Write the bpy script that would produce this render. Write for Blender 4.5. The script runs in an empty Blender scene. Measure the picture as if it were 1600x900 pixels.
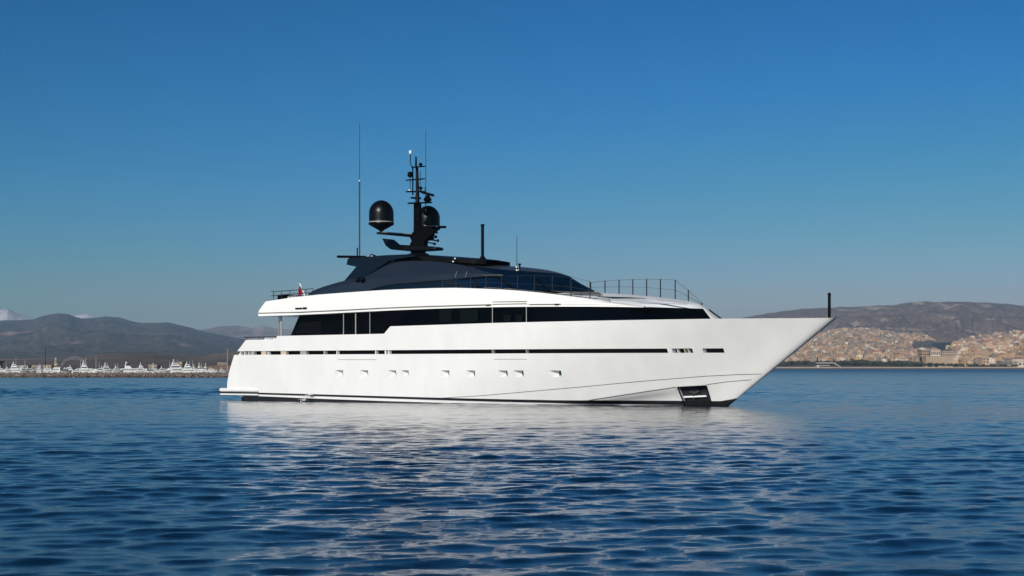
import bpy, bmesh, math, random
import numpy as np
from mathutils import Vector, Matrix
R = math.radians
sc = bpy.context.scene
col = sc.collection
random.seed(7)

# ------------------------------------------------------------------ camera
F = 2800.0; H = 2.3; HOR = 572.5          # focal length in photo pixels, eye height in m, horizon row
cam_d = bpy.data.cameras.new('camera'); cam = bpy.data.objects.new('camera', cam_d); col.objects.link(cam)
cam.location = (0, 0, H); cam.rotation_euler = (R(90), 0, 0)
cam_d.sensor_width = 36; cam_d.lens = 36 * F / 1600
cam_d.shift_y = (HOR - 450) / 1600
cam_d.clip_start = 0.5; cam_d.clip_end = 60000
sc.camera = cam

# ------------------------------------------------------------------ light
SUN_EL, SUN_AZ = 27.0, 205.0              # azimuth clockwise from +Y: behind the camera, to the left
w = bpy.data.worlds.new('World'); sc.world = w; w.use_nodes = True
nt = w.node_tree; bg = nt.nodes['Background']
sky = nt.nodes.new('ShaderNodeTexSky'); sky.sky_type = 'NISHITA'; sky.sun_disc = False
sky.sun_elevation = R(SUN_EL); sky.sun_rotation = R(SUN_AZ)
sky.air_density = 1.0; sky.dust_density = 0.3; sky.ozone_density = 4.0; sky.altitude = 0
def mth(op, a_, b_):
    n_ = nt.nodes.new('ShaderNodeMath'); n_.operation = op; nt.links.new(a_, n_.inputs[0]); n_.inputs[1].default_value = b_; return n_.outputs[0]
sp0 = nt.nodes.new('ShaderNodeSeparateColor'); cb0 = nt.nodes.new('ShaderNodeCombineColor'); nt.links.new(sky.outputs[0], sp0.inputs[0])
for i_, (k_, p_, m_) in enumerate([(3.5, 3.5, 1.03), (3.12, 1.70, 1.2), (3.95, 1.93, 1.15)]):   # contrast grade of the clear winter sky
    nt.links.new(mth('MULTIPLY', mth('POWER', mth('MINIMUM', mth('MULTIPLY', sp0.outputs[i_], 1/7), m_), p_), k_), cb0.inputs[i_])
nt.links.new(cb0.outputs[0], bg.inputs['Color'])
bg.inputs['Strength'].default_value = 0.10
sun_d = bpy.data.lights.new('sun', 'SUN'); sun = bpy.data.objects.new('sun', sun_d); col.objects.link(sun)
sun_d.energy = 4.2; sun_d.angle = R(0.53); sun_d.color = (1.0, 0.95, 0.87)
az = R(SUN_AZ); el = R(SUN_EL)
sdir = Vector((math.sin(az) * math.cos(el), math.cos(az) * math.cos(el), math.sin(el)))
sun.rotation_euler = sdir.to_track_quat('Z', 'Y').to_euler(); sun.location = (-50, -100, 80)
sc.view_settings.view_transform = 'Standard'; sc.view_settings.look = 'None'
sc.view_settings.exposure = 0; sc.view_settings.gamma = 1; sc.view_settings.use_curve_mapping = False
sc.render.engine = 'CYCLES'
c = sc.cycles
c.use_denoising = True; c.denoising_prefilter = 'ACCURATE'; c.max_bounces = 6; c.diffuse_bounces = 3; c.glossy_bounces = 4; c.transmission_bounces = 2
c.volume_bounces = 0; c.caustics_reflective = True; c.blur_glossy = 0.3; c.sample_clamp_indirect = 10.0
c.use_adaptive_sampling = True; c.adaptive_threshold = 0.01

# ------------------------------------------------------------------ helpers
def srgb(r, g, b):
    f = lambda x: ((x / 255 + 0.055) / 1.055) ** 2.4 if x > 10 else x / 255 / 12.92
    return (f(r), f(g), f(b))

def mat(name, colr, rough=0.5, metal=0.0, coat=0.0, var=0.0, vscale=1.0, spec=0.5, bump=0.0, bscale=1.0, stretch=None):
    m = bpy.data.materials.new(name); m.use_nodes = True
    n = m.node_tree; b = n.nodes['Principled BSDF']
    b.inputs['Base Color'].default_value = (*colr, 1); b.inputs['Roughness'].default_value = rough
    b.inputs['Metallic'].default_value = metal; b.inputs['Coat Weight'].default_value = coat
    b.inputs['Coat Roughness'].default_value = 0.04; b.inputs['Specular IOR Level'].default_value = spec
    tc = n.nodes.new('ShaderNodeTexCoord'); vec = tc.outputs['Object']
    if stretch:
        mp = n.nodes.new('ShaderNodeMapping'); mp.inputs['Scale'].default_value = stretch
        n.links.new(vec, mp.inputs[0]); vec = mp.outputs[0]
    if var:
        t = n.nodes.new('ShaderNodeTexNoise'); t.inputs['Scale'].default_value = vscale; t.inputs['Detail'].default_value = 5
        mr = n.nodes.new('ShaderNodeMapRange'); mr.inputs[1].default_value = .3; mr.inputs[2].default_value = .7
        mr.inputs[3].default_value = 1 - var; mr.inputs[4].default_value = 1 + var
        mx = n.nodes.new('ShaderNodeVectorMath'); mx.operation = 'SCALE'; mx.inputs[0].default_value = colr
        n.links.new(vec, t.inputs[0]); n.links.new(t.outputs[0], mr.inputs[0]); n.links.new(mr.outputs[0], mx.inputs['Scale'])
        n.links.new(mx.outputs[0], b.inputs['Base Color'])
    if bump:
        t2 = n.nodes.new('ShaderNodeTexNoise'); t2.inputs['Scale'].default_value = bscale; t2.inputs['Detail'].default_value = 4
        bp = n.nodes.new('ShaderNodeBump'); bp.inputs['Strength'].default_value = 1; bp.inputs['Distance'].default_value = bump
        n.links.new(vec, t2.inputs[0]); n.links.new(t2.outputs[0], bp.inputs['Height']); n.links.new(bp.outputs[0], b.inputs['Normal'])
    return m

M = dict(
    white=mat('white_gelcoat', (.83, .83, .815), .25, coat=.6, var=.03, vscale=1.1, stretch=(1, 1, .4), bump=.03, bscale=1.2),  # faint upright colour streaks imitate mottled light bounced off the water
    white2=mat('white_superstructure', (.82, .82, .80), .3, coat=.3),
    roofw=mat('white_deck_paint', (.70, .72, .74), .45),
    slate=mat('slate_blue_paint', (.014, .022, .038), .26, coat=.2),
    navy=mat('dark_navy_paint', (.003, .007, .016), .2, spec=.4),
    black=mat('black_paint', (.002, .002, .0025), .42, spec=.10),
    satin=mat('satin_black_dome', (.002, .002, .003), .34, spec=.30),
    glass=mat('dark_tinted_glass', (.001, .0015, .003), .03, spec=.09),
    bglass=mat('sky_reflection_glass', (.001, .008, .022), .06, spec=.55),  # blue of the reflected sky put into the base colour
    green=mat('green_reflection_glass', (.01, .05, .035), .05, spec=.8),  # green reflection of the forward portholes put into the base colour
    boot=mat('black_boot_paint', (.010, .010, .011), .5, var=.3, vscale=3),
    steel=mat('brushed_steel', (.45, .45, .44), .35, metal=.9),
    grey=mat('grey_band_paint', (.35, .34, .32), .4),
    wire=mat('dark_wire', (.015, .018, .022), .5),
    line=mat('dark_seam_line', (.10, .10, .09), .6),  # dark grey for seams, chine and drip lines
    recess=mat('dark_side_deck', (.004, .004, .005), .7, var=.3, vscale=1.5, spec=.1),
    beige=mat('beige_cover', (.55, .46, .34), .7),
    red=mat('red_bunting', (.45, .02, .05), .8), blue=mat('blue_bunting', (.01, .02, .16), .8),
    lampw=mat('white_plastic', (.85, .85, .85), .3),
)

M['white'].node_tree.nodes['Principled BSDF'].inputs['Coat IOR'].default_value = 1.75
def newobj(name, verts, faces, m, parent=None, smooth=None, tags=None):
    me = bpy.data.meshes.new(name); me.from_pydata([tuple(v) for v in verts], [], faces); me.validate()
    bm = bmesh.new(); bm.from_mesh(me); bmesh.ops.recalc_face_normals(bm, faces=bm.faces); bm.to_mesh(me); bm.free()
    o = bpy.data.objects.new(name, me); col.objects.link(o)
    if m: me.materials.append(M[m] if isinstance(m, str) else m)
    if parent: o.parent = parent
    if smooth is not None:
        me.polygons.foreach_set('use_smooth', [True] * len(me.polygons)); me.set_sharp_from_angle(angle=R(smooth))
    if tags:
        for k, v in tags.items(): o[k] = v
    return o

class MB:
    """collects shapes into one mesh"""
    def __init__(s): s.v = []; s.f = []
    def add(s, v, f):
        k = len(s.v); s.v += [tuple(p) for p in v]; s.f += [tuple(i + k for i in q) for q in f]; return s
    def box(s, x0, x1, y0, y1, z0, z1):
        v = [(x, y, z) for x in (x0, x1) for y in (y0, y1) for z in (z0, z1)]
        return s.add(v, [(0,1,3,2),(4,6,7,5),(0,4,5,1),(2,3,7,6),(0,2,6,4),(1,5,7,3)])
    def tube(s, pts, r, n=8, r2=None):
        pts = [Vector(p) for p in pts]; rings = []; v = []; N = len(pts)
        for i, p in enumerate(pts):
            d = (pts[min(i+1, N-1)] - pts[max(i-1, 0)]).normalized()
            a = d.orthogonal().normalized() if i == 0 else (a - a.dot(d) * d).normalized()
            b = d.cross(a); rr = r if r2 is None else r + (r2 - r) * i / (N - 1)
            v += [p + (a * math.cos(t) + b * math.sin(t)) * rr for t in [2*math.pi*k/n for k in range(n)]]
        f = [(i*n+k, i*n+(k+1) % n, (i+1)*n+(k+1) % n, (i+1)*n+k) for i in range(N-1) for k in range(n)]
        f += [tuple(range(n))[::-1], tuple((N-1)*n+k for k in range(n))]
        return s.add(v, f)
    def lathe(s, c, prof, n=28):
        v = []; f = []
        for r, z in prof: v += [(c[0]+r*math.cos(2*math.pi*k/n), c[1]+r*math.sin(2*math.pi*k/n), c[2]+z) for k in range(n)]
        for i in range(len(prof)-1): f += [(i*n+k, i*n+(k+1) % n, (i+1)*n+(k+1) % n, (i+1)*n+k) for k in range(n)]
        f += [tuple(range(n))[::-1], tuple((len(prof)-1)*n+k for k in range(n))]
        return s.add(v, f)
    def ball(s, c, r, n=12):
        return s.lathe(c, [(max(r*math.cos(t), r*.02), r*math.sin(t)) for t in [math.pi*(i/8-.5) for i in range(9)]], n)
    def build(s, name, m, parent=None, smooth=None, tags=None): return newobj(name, s.v, s.f, m, parent, smooth, tags)

def interp(pts, x):
    if x <= pts[0][0]: return pts[0][1]
    for (a, b), (c_, d) in zip(pts, pts[1:]):
        if x <= c_: return b + (d - b) * (x - a) / (c_ - a) if c_ > a else d
    return pts[-1][1]
clamp = lambda x, a=0.0, b=1.0: max(a, min(b, x))
lerp = lambda a, b, t: a + (b - a) * t

# ------------------------------------------------------------------ the yacht's own frame: u forward, v to starboard, z up
A = R(35.8)
EU = (math.cos(A), -math.sin(A)); EV = (-math.sin(A), -math.cos(A))
O = (12.54 - 35.3 * EU[0], 103.9 - 35.3 * EU[1])
def P(px, py, v):
    """point of the fore-and-aft plane v seen at a photo pixel, in yacht coordinates (u, v, z)"""
    dx = (px - 800) / F; dz = (HOR - py) / F
    t = (v + O[0]*EV[0] + O[1]*EV[1]) / (dx*EV[0] + EV[1])
    return ((dx*t - O[0])*EU[0] + (t - O[1])*EU[1], v, H + dz*t)
def B(u, v, z): return (u, -v, z)
def PB(px, py, v): return B(*P(px, py, v))
def stem(z): return 35.3 + 1.371 * z
def hb0(u, z):
    t = clamp(z / 5.0, -0.2, 1.1)
    bmax = lerp(3.95, 4.25, clamp(t)); Lr = lerp(20, 19, t); p = lerp(1.6, 2.3, t)
    d = stem(z) - u
    if d <= 0: return 0.0
    b = bmax * (1 - (1 - clamp(d / Lr)) ** p) - 0.25 * clamp((8 - u) / 8) ** 2
    return math.sqrt(b*b + 2*lerp(.03, .22, clamp(t))*d*math.exp(-d/1.3))
def HS(px, py, off=0.0, f=hb0):
    v = 4.0
    for i in range(50):
        u, _, z = P(px, py, v); v = .5*v + .5*(f(u, z) + off)
    return P(px, py, v)
K1 = [(HS(x, y)[0], HS(x, y)[2]) for x, y in [(690,622),(750,618.5),(830,611.5),(905,605),(1000,596),(1100,588),(1150,585.5),(1192,584.3)]]
K2 = [(HS(x, y)[0], HS(x, y)[2]) for x, y in [(905,629),(924,625),(1002,613),(1056,605),(1104,601),(1137,596.5),(1176,593.5)]]
K1 = [(-3, .12), (14, .16)] + K1; K2 = [(-3, -.4), (22, -.25)] + K2
k1 = lambda u: interp(K1, u); k2 = lambda u: interp(K2, u)
def hb(u, z):
    b = hb0(u, z)
    d = k2(u) - z
    if d > 0 and u > 20: b -= .42 * clamp(d / .5) * clamp((u-22)/5) * clamp((35.5-u)/5)
    return max(b, 0.0)
def HP(px, py, off=0.0): return HS(px, py, off, hb)

yacht = bpy.data.objects.new('motor_yacht', None); col.objects.link(yacht)
yacht.location = (O[0], O[1], 0); yacht.rotation_euler = (0, 0, -A)
yacht['label'] = 'long white motor yacht with black mast and dark upper deck lying in the open bay'
yacht['category'] = 'yacht'

# ---- hull
UAFT = [(-.8, .3), (.25, .0), (.45, -1.45), (1.19, -1.41), (1.9, -1.2), (3.1, -.63), (3.35, -.31), (4.1, .56), (5.0, 1.2)]
uaft = lambda z: interp(UAFT, z)
ZT = [(-3, 4.07), (3.40, 4.10), (3.45, 4.32), (12.87, 4.37), (13.2, 4.83), (21.4, 4.93), (35.7, 5.0), (43, 5.0)]
ztop = lambda u: interp(ZT, u)
def make_hull():
    ub = [uaft(4.07)] + [3.40, 3.45, 12.87, 13.2]
    S = set(np.linspace(0, 1, 170).tolist()) | set((1 - np.linspace(0, .12, 30) ** 1.3).tolist())
    for u in (3.40, 3.45, 12.87, 13.2):
        z = ztop(u); S.add((u - uaft(z)) / (stem(z) - uaft(z)))
    S = sorted(S); rows = []
    def pt(s, fz):
        u = s * 42
        for _ in range(12): z = fz(u); u = lerp(uaft(z), stem(z), s)
        return u, z
    NA, NB, NC = 6, 8, 34
    fz = [lambda u, t=i/NA: lerp(-.8, k2(u), t) for i in range(NA)]
    fz += [lambda u, t=i/NB: lerp(k2(u), k1(u), t) for i in range(NB)]
    fz += [lambda u, t=i/NC: lerp(k1(u), ztop(u), t) for i in range(NC+1)]
    V = []; n = len(S); m_ = len(fz)
    for f in fz:
        for s in S:
            u, z = pt(s, f); V.append(B(u, max(hb(u, z), .012), z))
    k = len(V)
    V += [(x, -y, z) for x, y, z in V]
    Fc = []
    for i in range(m_-1):
        for j in range(n-1):
            a = i*n+j; Fc.append((a, a+1, a+n+1, a+n)); Fc.append((k+a, k+a+n, k+a+n+1, k+a+1))
        a = i*n; Fc.append((a, a+n, k+a+n, k+a)); a = i*n+n-1; Fc.append((a, k+a, k+a+n, a+n))
    for j in range(n-1):
        a = (m_-1)*n+j; Fc.append((a, a+1, k+a+1, k+a)); Fc.append((j, k+j, k+j+1, j+1))
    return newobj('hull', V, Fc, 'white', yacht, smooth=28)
hull = make_hull()

def band_cutter(us, zlo, zhi, d_in, d_out, f=hb):
    """solid that follows the starboard side between two heights"""
    v = []; fc = []
    for u in us:
        lo, hi = zlo(u), zhi(u)
        v += [B(u, f(u, lo) + d_out, lo), B(u, f(u, hi) + d_out, hi), B(u, f(u, hi) - d_in, hi), B(u, f(u, lo) - d_in, lo)]
    N = len(us)
    for i in range(N-1):
        for k in range(4): fc.append((i*4+k, i*4+(k+1) % 4, (i+1)*4+(k+1) % 4, (i+1)*4+k))
    fc += [(0, 1, 2, 3), tuple(4*(N-1)+k for k in (3, 2, 1, 0))]
    return v, fc
def lin(a, b, n): return [a + (b-a)*i/(n-1) for i in range(n)]
SLZ = (3.08, 3.33)
slots = [(-1.2, 32.7, 80), (HP(1050, 547)[0], HP(1082, 547)[0], 6), (HP(1098, 547)[0], HP(1131, 547)[0], 6)]
cut = MB()
for a, b, n in slots:
    cut.add(*band_cutter(lin(a, b, n), lambda u: SLZ[0], lambda u: SLZ[1], .42, .5))
ports = []
for x0, x1, kind in [(524,536,0),(563,575,0),(607,619,0),(627,638.5,0),(689.5,702,0),(729,742,0),(779,793,1),(803.5,818,1),(860,877,1)]:
    u0 = HP(x0, 582.5)[0]; u1 = HP(x1, 582.5)[0]; ports.append((u0, u1, kind))
    w_ = u1-u0; dd = .34
    o_ = [(u0-.5*w_*.45/dd*.0, 1.64, .0), (u1, 1.64, .0), (u1, 2.05, .0), (u0, 2.05, .0)]
    i_ = [(u0+.50*w_, 1.76, dd), (u1-.01, 1.76, dd), (u1-.01, 2.03, dd), (u0+.50*w_, 2.03, dd)]
    ex = [(a[0]+(a[0]-b[0])*.3, a[1]+(a[1]-b[1])*.3, -dd*.3) for a, b in zip(o_, i_)]
    hbv = lambda q: B(q[0], hb(q[0], 1.85)-q[2], q[1])
    cut.add([hbv(q) for q in ex] + [hbv(q) for q in i_], [(0,1,2,3), (7,6,5,4), (0,4,5,1), (1,5,6,2), (2,6,7,3), (3,7,4,0)])
# anchor pocket in the bow
APK = [(1058.5, 605), (1103.5, 602.5), (1113.5, 636), (1071, 637)]
apk3 = [HP(x, y) for x, y in APK]
v_out = [B(u, v + .4, z) for u, v, z in apk3]; v_in = [B(u, v - .30, z) for u, v, z in apk3]
cut.add(v_out + v_in, [(0,1,2,3), (7,6,5,4), (0,4,5,1), (1,5,6,2), (2,6,7,3), (3,7,4,0)])
cut_o = cut.build('cutter', None, yacht)
bpy.context.view_layer.update()
md = hull.modifiers.new('b', 'BOOLEAN'); md.object = cut_o; md.operation = 'DIFFERENCE'; md.solver = 'EXACT'; md.use_self = True
bpy.context.view_layer.update()
dg = bpy.context.evaluated_depsgraph_get()
me2 = bpy.data.meshes.new_from_object(hull.evaluated_get(dg)); hull.modifiers.clear(); hull.data = me2; me2.name = 'hull'
me2.set_sharp_from_angle(angle=R(28))
bpy.data.objects.remove(cut_o)

def skin(name, us, zlo, zhi, off0, off1, m, parent, f=hb):
    v, fc = band_cutter(us, zlo, zhi, -off0, off1, f); return newobj(name, v, fc, m, parent, smooth=40)
# slot backs and what stands in them
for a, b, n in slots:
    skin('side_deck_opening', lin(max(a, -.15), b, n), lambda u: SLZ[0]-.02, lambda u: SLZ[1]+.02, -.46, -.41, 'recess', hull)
zc = (SLZ[0], SLZ[1])
for x0, x1, m, nm in [(376,377,'white','stanchion'),(382.3,383.3,'white','stanchion'),(388.5,389.3,'white','stanchion'),(393,398,'grey','fairlead'),(409,416.5,'beige','fender_cover'),
                  (419,420,'white','stanchion'),(439.5,448,'beige','fender_cover'),(470,479.5,'grey','fairlead'),(506.5,509,'grey','stanchion'),(526.5,527.7,'white','stanchion'),
                  (587,588.2,'white','stanchion'),(602,604,'white','stanchion'),(607.5,609,'white','stanchion'),(769.5,770.6,'grey','stanchion'),(822.8,823.9,'grey','stanchion'),
                  (1059.8,1060.8,'white','stanchion'),(1070.7,1071.9,'beige','fairlead'),(1076.6,1077.4,'white','stanchion')]:
    u0 = HP(x0, 551.5, -.1)[0]; u1 = HP(x1, 551.5, -.1)[0]
    skin(nm, [u0, u1], lambda u: SLZ[0]-.01, lambda u: SLZ[1]+(.01 if m != 'white' or x0 > 500 else -.03), -.30, -.05, m, hull)
for i, (u0, u1, kind) in enumerate(ports):
    skin('porthole', [u0+.46*(u1-u0), u1+.02], lambda u: 1.72, lambda u: 2.05, -.38, -.335, 'green' if kind else 'glass', hull, lambda u, z: hb(u, 1.85))
# thin lines and rails on the hull
def pxline(name, pts, h, off, m, parent, n=60, inn=.05):
    q = [HP(x, y) for x, y in pts]; uz = [(a[0], a[2]) for a in q]
    return skin(name, lin(uz[0][0], uz[-1][0], n), lambda u: interp(uz, u)-h/2, lambda u: interp(uz, u)+h/2, -inn, off, m, parent)
pxline('chine_line', [(690,622),(750,618.5),(830,611.5),(905,605),(1000,596),(1100,588),(1150,585.5),(1190,584.3)], .035, .006, 'line', hull)
pxline('chine_line', [(905,629),(924,625),(1002,613),(1056,605)], .035, .012, 'line', hull)
pxline('chine_line', [(1104,601),(1137,596.5),(1174,593.5)], .035, .006, 'line', hull, 20)
pxline('panel_seam', [(528, 562), (588, 562)], .025, .004, 'line', hull, 8)
pxline('panel_seam', [(772, 561.3), (823, 561.3)], .025, .004, 'line', hull, 8)
RUB = [(HP(354,613)[0], HP(354,613)[2])] + [(HP(x, y)[0], HP(x, y)[2]) for x, y in [(500,617.5),(600,620.5),(700,623.5),(800,626),(900,628)]] + [(31, .17), (35.2, .17)]
RH = [(0, .10), (12, .12), (25, .16), (28, .22), (36, .24)]
skin('rub_rail', lin(-1.45, 35.2, 90), lambda u: interp(RUB, u)-interp(RH, u)/2, lambda u: interp(RUB, u)+interp(RH, u)/2, -.10, .05, 'boot', hull)
BT = [(HP(x, y)[0], HP(x, y)[2]) for x, y in [(381,618),(430,620),(500,623),(600,626.6),(700,629.6),(850,631.8),(950,633)]] + [(35.2, .05)]
skin('boot_and_shade_stripe', lin(.02, 35.0, 90), lambda u: -.5, lambda u: interp(BT, u), -.10, .012, 'boot', hull)  # boot paint; its raised aft end paints the shade below the platform
newobj('stern_boot_shade', [B(-.03, 3.8, -.5), B(-.03, -3.8, -.5), B(-.03, -3.8, .37), B(-.03, 3.8, .37)], [(0,1,2,3)], 'boot', hull)  # boot colour, also painted shade under the swim platform
# bow foot, black
V = []; Fc = []; zs_ = [-.4, -.1, .05, .2, .34, .44]
for z in zs_:
    wdu = 1.1 if z < .2 else lerp(1.1, .12, (z-.2)/.24)
    us_ = [stem(z)+.012 - wdu*(k/8)**1.6 for k in range(9)]
    V += [B(u, hb(min(u, stem(z)-1e-4), z)+.014, z) for u in us_[::-1]] + [B(u, -hb(min(u, stem(z)-1e-4), z)-.014, z) for u in us_]
for i in range(len(zs_)-1):
    for k in range(17): Fc.append((i*18+k, i*18+k+1, (i+1)*18+k+1, (i+1)*18+k))
newobj('stem_guard', V, Fc, 'boot', hull)
# anchor pocket back, bar
newobj('anchor_pocket', [B(u, v-.27, z) for u, v, z in apk3] + [B(u, v-.33, z) for u, v, z in apk3],
       [(0,1,2,3), (7,6,5,4), (0,4,5,1), (1,5,6,2), (2,6,7,3), (3,7,4,0)], mat('scuffed_steel_plate', (.03, .035, .038), .4, var=.8, vscale=2.5, metal=.3), hull)
fr = MB()
for i in range(4):
    a, b = apk3[i], apk3[(i+1) % 4]
    fr.tube([B(a[0], a[1]+.0, a[2]), B(b[0], b[1]+.0, b[2])], .035, 6)
fr.build('pocket_rim', 'black', hull)
a, b = HP(1068.5, 620.5, -.05), HP(1104, 619, -.05)
MB().tube([B(*a), B(*b)], .055, 8).build('anchor_bar', 'lampw', hull)
an = MB(); a = HP(1078, 612, -.15); b = HP(1092, 611, -.15); c0 = HP(1085, 630, -.15)
an.tube([B(*a), B(a[0]+.3, a[1], a[2]-.1), B(*b)], .06, 6).tube([B(a[0]+.25, a[1], a[2]), B(*c0)], .06, 6)
an.build('anchor', mat('worn_anchor_steel', (.09,.09,.09), .5, metal=.5), hull)

# ---- swim platform
def platform(z0, z1, uo, vo, name, m, par):
    pts = []
    for s in (1, -1):
        arc = [(uo + .35 - .35*math.cos(t), vo - .35 + .35*math.sin(t)) for t in lin(0, math.pi/2, 7)]
        side = [(.5, vo), (1.6, 3.86+.06)]
        q = arc + side; pts += [(u, s*v_) for u, v_ in (reversed(q) if s == 1 else q)]
    n = len(pts); V = [B(u, v_, z0) for u, v_ in pts] + [B(u, v_, z1) for u, v_ in pts]
    return newobj(name, V, [tuple(range(n))[::-1], tuple(range(n, 2*n))] + [(i, (i+1) % n, n+(i+1) % n, n+i) for i in range(n)], m, par, smooth=35)
pl = platform(.56, .82, -2.3, 3.86, 'swim_platform', 'white', yacht)
pl.modifiers.new('b', 'BEVEL').width = .08
platform(.45, .562, -2.27, 3.84, 'fender_strip', 'boot', pl)
platform(.36, .452, -2.24, 3.86, 'lower_lip', 'white', pl)

# ---- main deck house: dark glass behind the side deck, then flush forward
def wall(name, pts, d, m, parent, smooth=None):
    """pts: outline in (u,v,z), extruded inboard by d"""
    n = len(pts); V = [B(*p) for p in pts] + [B(p[0], p[1]-d, p[2]) for p in pts]
    return newobj(name, V, [tuple(range(n)), tuple(range(2*n-1, n-1, -1))] + [(i, n+i, n+(i+1) % n, (i+1) % n) for i in range(n)], m, parent, smooth)
house = wall('deck_house', [P(453.5, 526, 3.3), P(605, 524, 3.3), P(640, 524, 3.3), P(640, 480, 3.3), P(469.5, 488, 3.3)], 6.6, 'glass', yacht)
lv = MB()
for i in range(9):
    y = 496.5 + i*2.9
    x0 = 471.5 - (y-492)*.44
    a, b = P(x0+3, y, 3.33), P(502, y-.4, 3.33)
    lv.tube([B(*a), B(*b)], .022, 4)
lv.build('vent_louvre', mat('louvre_grey', (.008, .009, .011), .5, spec=.15), house)
for x, w_, m in [(536.8, 1.2, 'grey'), (555.8, 1.8, 'grey'), (578, 1.4, 'steel'), (599.5, .9, 'black')]:
    a, b = P(x, 526, 4.0), P(x, 481, 4.0)
    MB().tube([B(*a), B(*b)], w_/2/23, 8).build('deck_pillar', m, yacht)
# aft pillar under the overhang
a, b = P(439.6, 526, 3.4), P(439.2, 489, 3.4)
MB().tube([B(*a), B(*b)], .06, 10).build('deck_pillar', 'grey', yacht, smooth=60)
a, b = P(436.2, 526, 3.2), P(436, 489, 3.2)
MB().tube([B(*a), B(*b)], .035, 8).build('deck_pillar', 'steel', yacht)

# loft between level curves of the starboard side, mirrored to port
def resample(pts, n):
    d = [0]
    for a, b in zip(pts, pts[1:]): d.append(d[-1] + (Vector(b)-Vector(a)).length)
    out = []
    for i in range(n):
        t = d[-1]*i/(n-1); k = 0
        while k < len(d)-2 and d[k+1] < t: k += 1
        s = (t-d[k])/max(d[k+1]-d[k], 1e-9); out.append(tuple(Vector(pts[k]).lerp(Vector(pts[k+1]), clamp(s))))
    return out
def chaikin(p, it=2):
    for _ in range(it):
        q = [p[0]]
        for a, b in zip(p, p[1:]):
            a, b = Vector(a), Vector(b); q += [tuple(a.lerp(b, .25)), tuple(a.lerp(b, .75))]
        p = q + [p[-1]]
    return p
def loft(name, curves, m, parent, n=60, smooth=30, cap=True, sm=2, port=True):
    rows = [resample(chaikin([P(*c_) if len(c_) == 3 else c_[1:] for c_ in cv], sm) if sm else [P(*c_) if len(c_) == 3 else c_[1:] for c_ in cv], n) for cv in curves]
    V = []; Fc = []; k = len(rows)
    sides = (1, -1) if port else (1,)
    for s in sides:
        o = len(V)
        for r in rows: V += [B(u, s*v_, z) for u, v_, z in r]
        for i in range(k-1):
            for j in range(n-1):
                a = o+i*n+j; Fc.append((a, a+1, a+n+1, a+n))
    if port and cap:
        o = k*n
        for i in range(k-1): Fc.append((i*n, (i+1)*n, o+(i+1)*n, o+i*n))
    ob = newobj(name, V, Fc, m, parent, smooth)
    bm = bmesh.new(); bm.from_mesh(ob.data); bmesh.ops.remove_doubles(bm, verts=bm.verts, dist=.004)
    bmesh.ops.recalc_face_normals(bm, faces=bm.faces); bm.to_mesh(ob.data); bm.free()
    ob.data.set_sharp_from_angle(angle=R(smooth)); return ob

# forward part of the house: glass band, white frame and coachroof
def vf(x): return interp([(590,4.14),(900,3.98),(985,3.60)], x)
base = [(x, interp([(590,524),(605,512),(900,505),(1131,501)], x), vf(x)) for x in (600,605,640,700,768,850,900,985)]
gtop = [(x, y, v_) for x, y, v_ in [(596,483,4.14),(640,481.5,4.14),(700,480,4.12),(768,478.5,4.10),(850,477.5,4.02),(900,477.5,3.93),(985,478.7,3.45)]]
fh = loft('forward_house', [base, gtop], 'glass', yacht, n=70, sm=0, cap=False)
fw = loft('front_side_window', [[(985,502.5,3.60),(1113,501,.5)], [(985,478.7,3.45),(1098.5,482.4,.28)]], 'glass', yacht, n=4, sm=0, cap=False)
def vl(x, y, o=0, a=(985, 478.7, 3.45), b=(1098.5, 482.4, .28)):
    pa_, pb_ = P(*a), P(*b)
    v = 2.0
    for _ in range(40):
        q = P(x, y, v); v = .5*v + .5*(pa_[1] + (pb_[1]-pa_[1])*(q[0]-pa_[0])/(pb_[0]-pa_[0]) - o)
    return v
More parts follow.
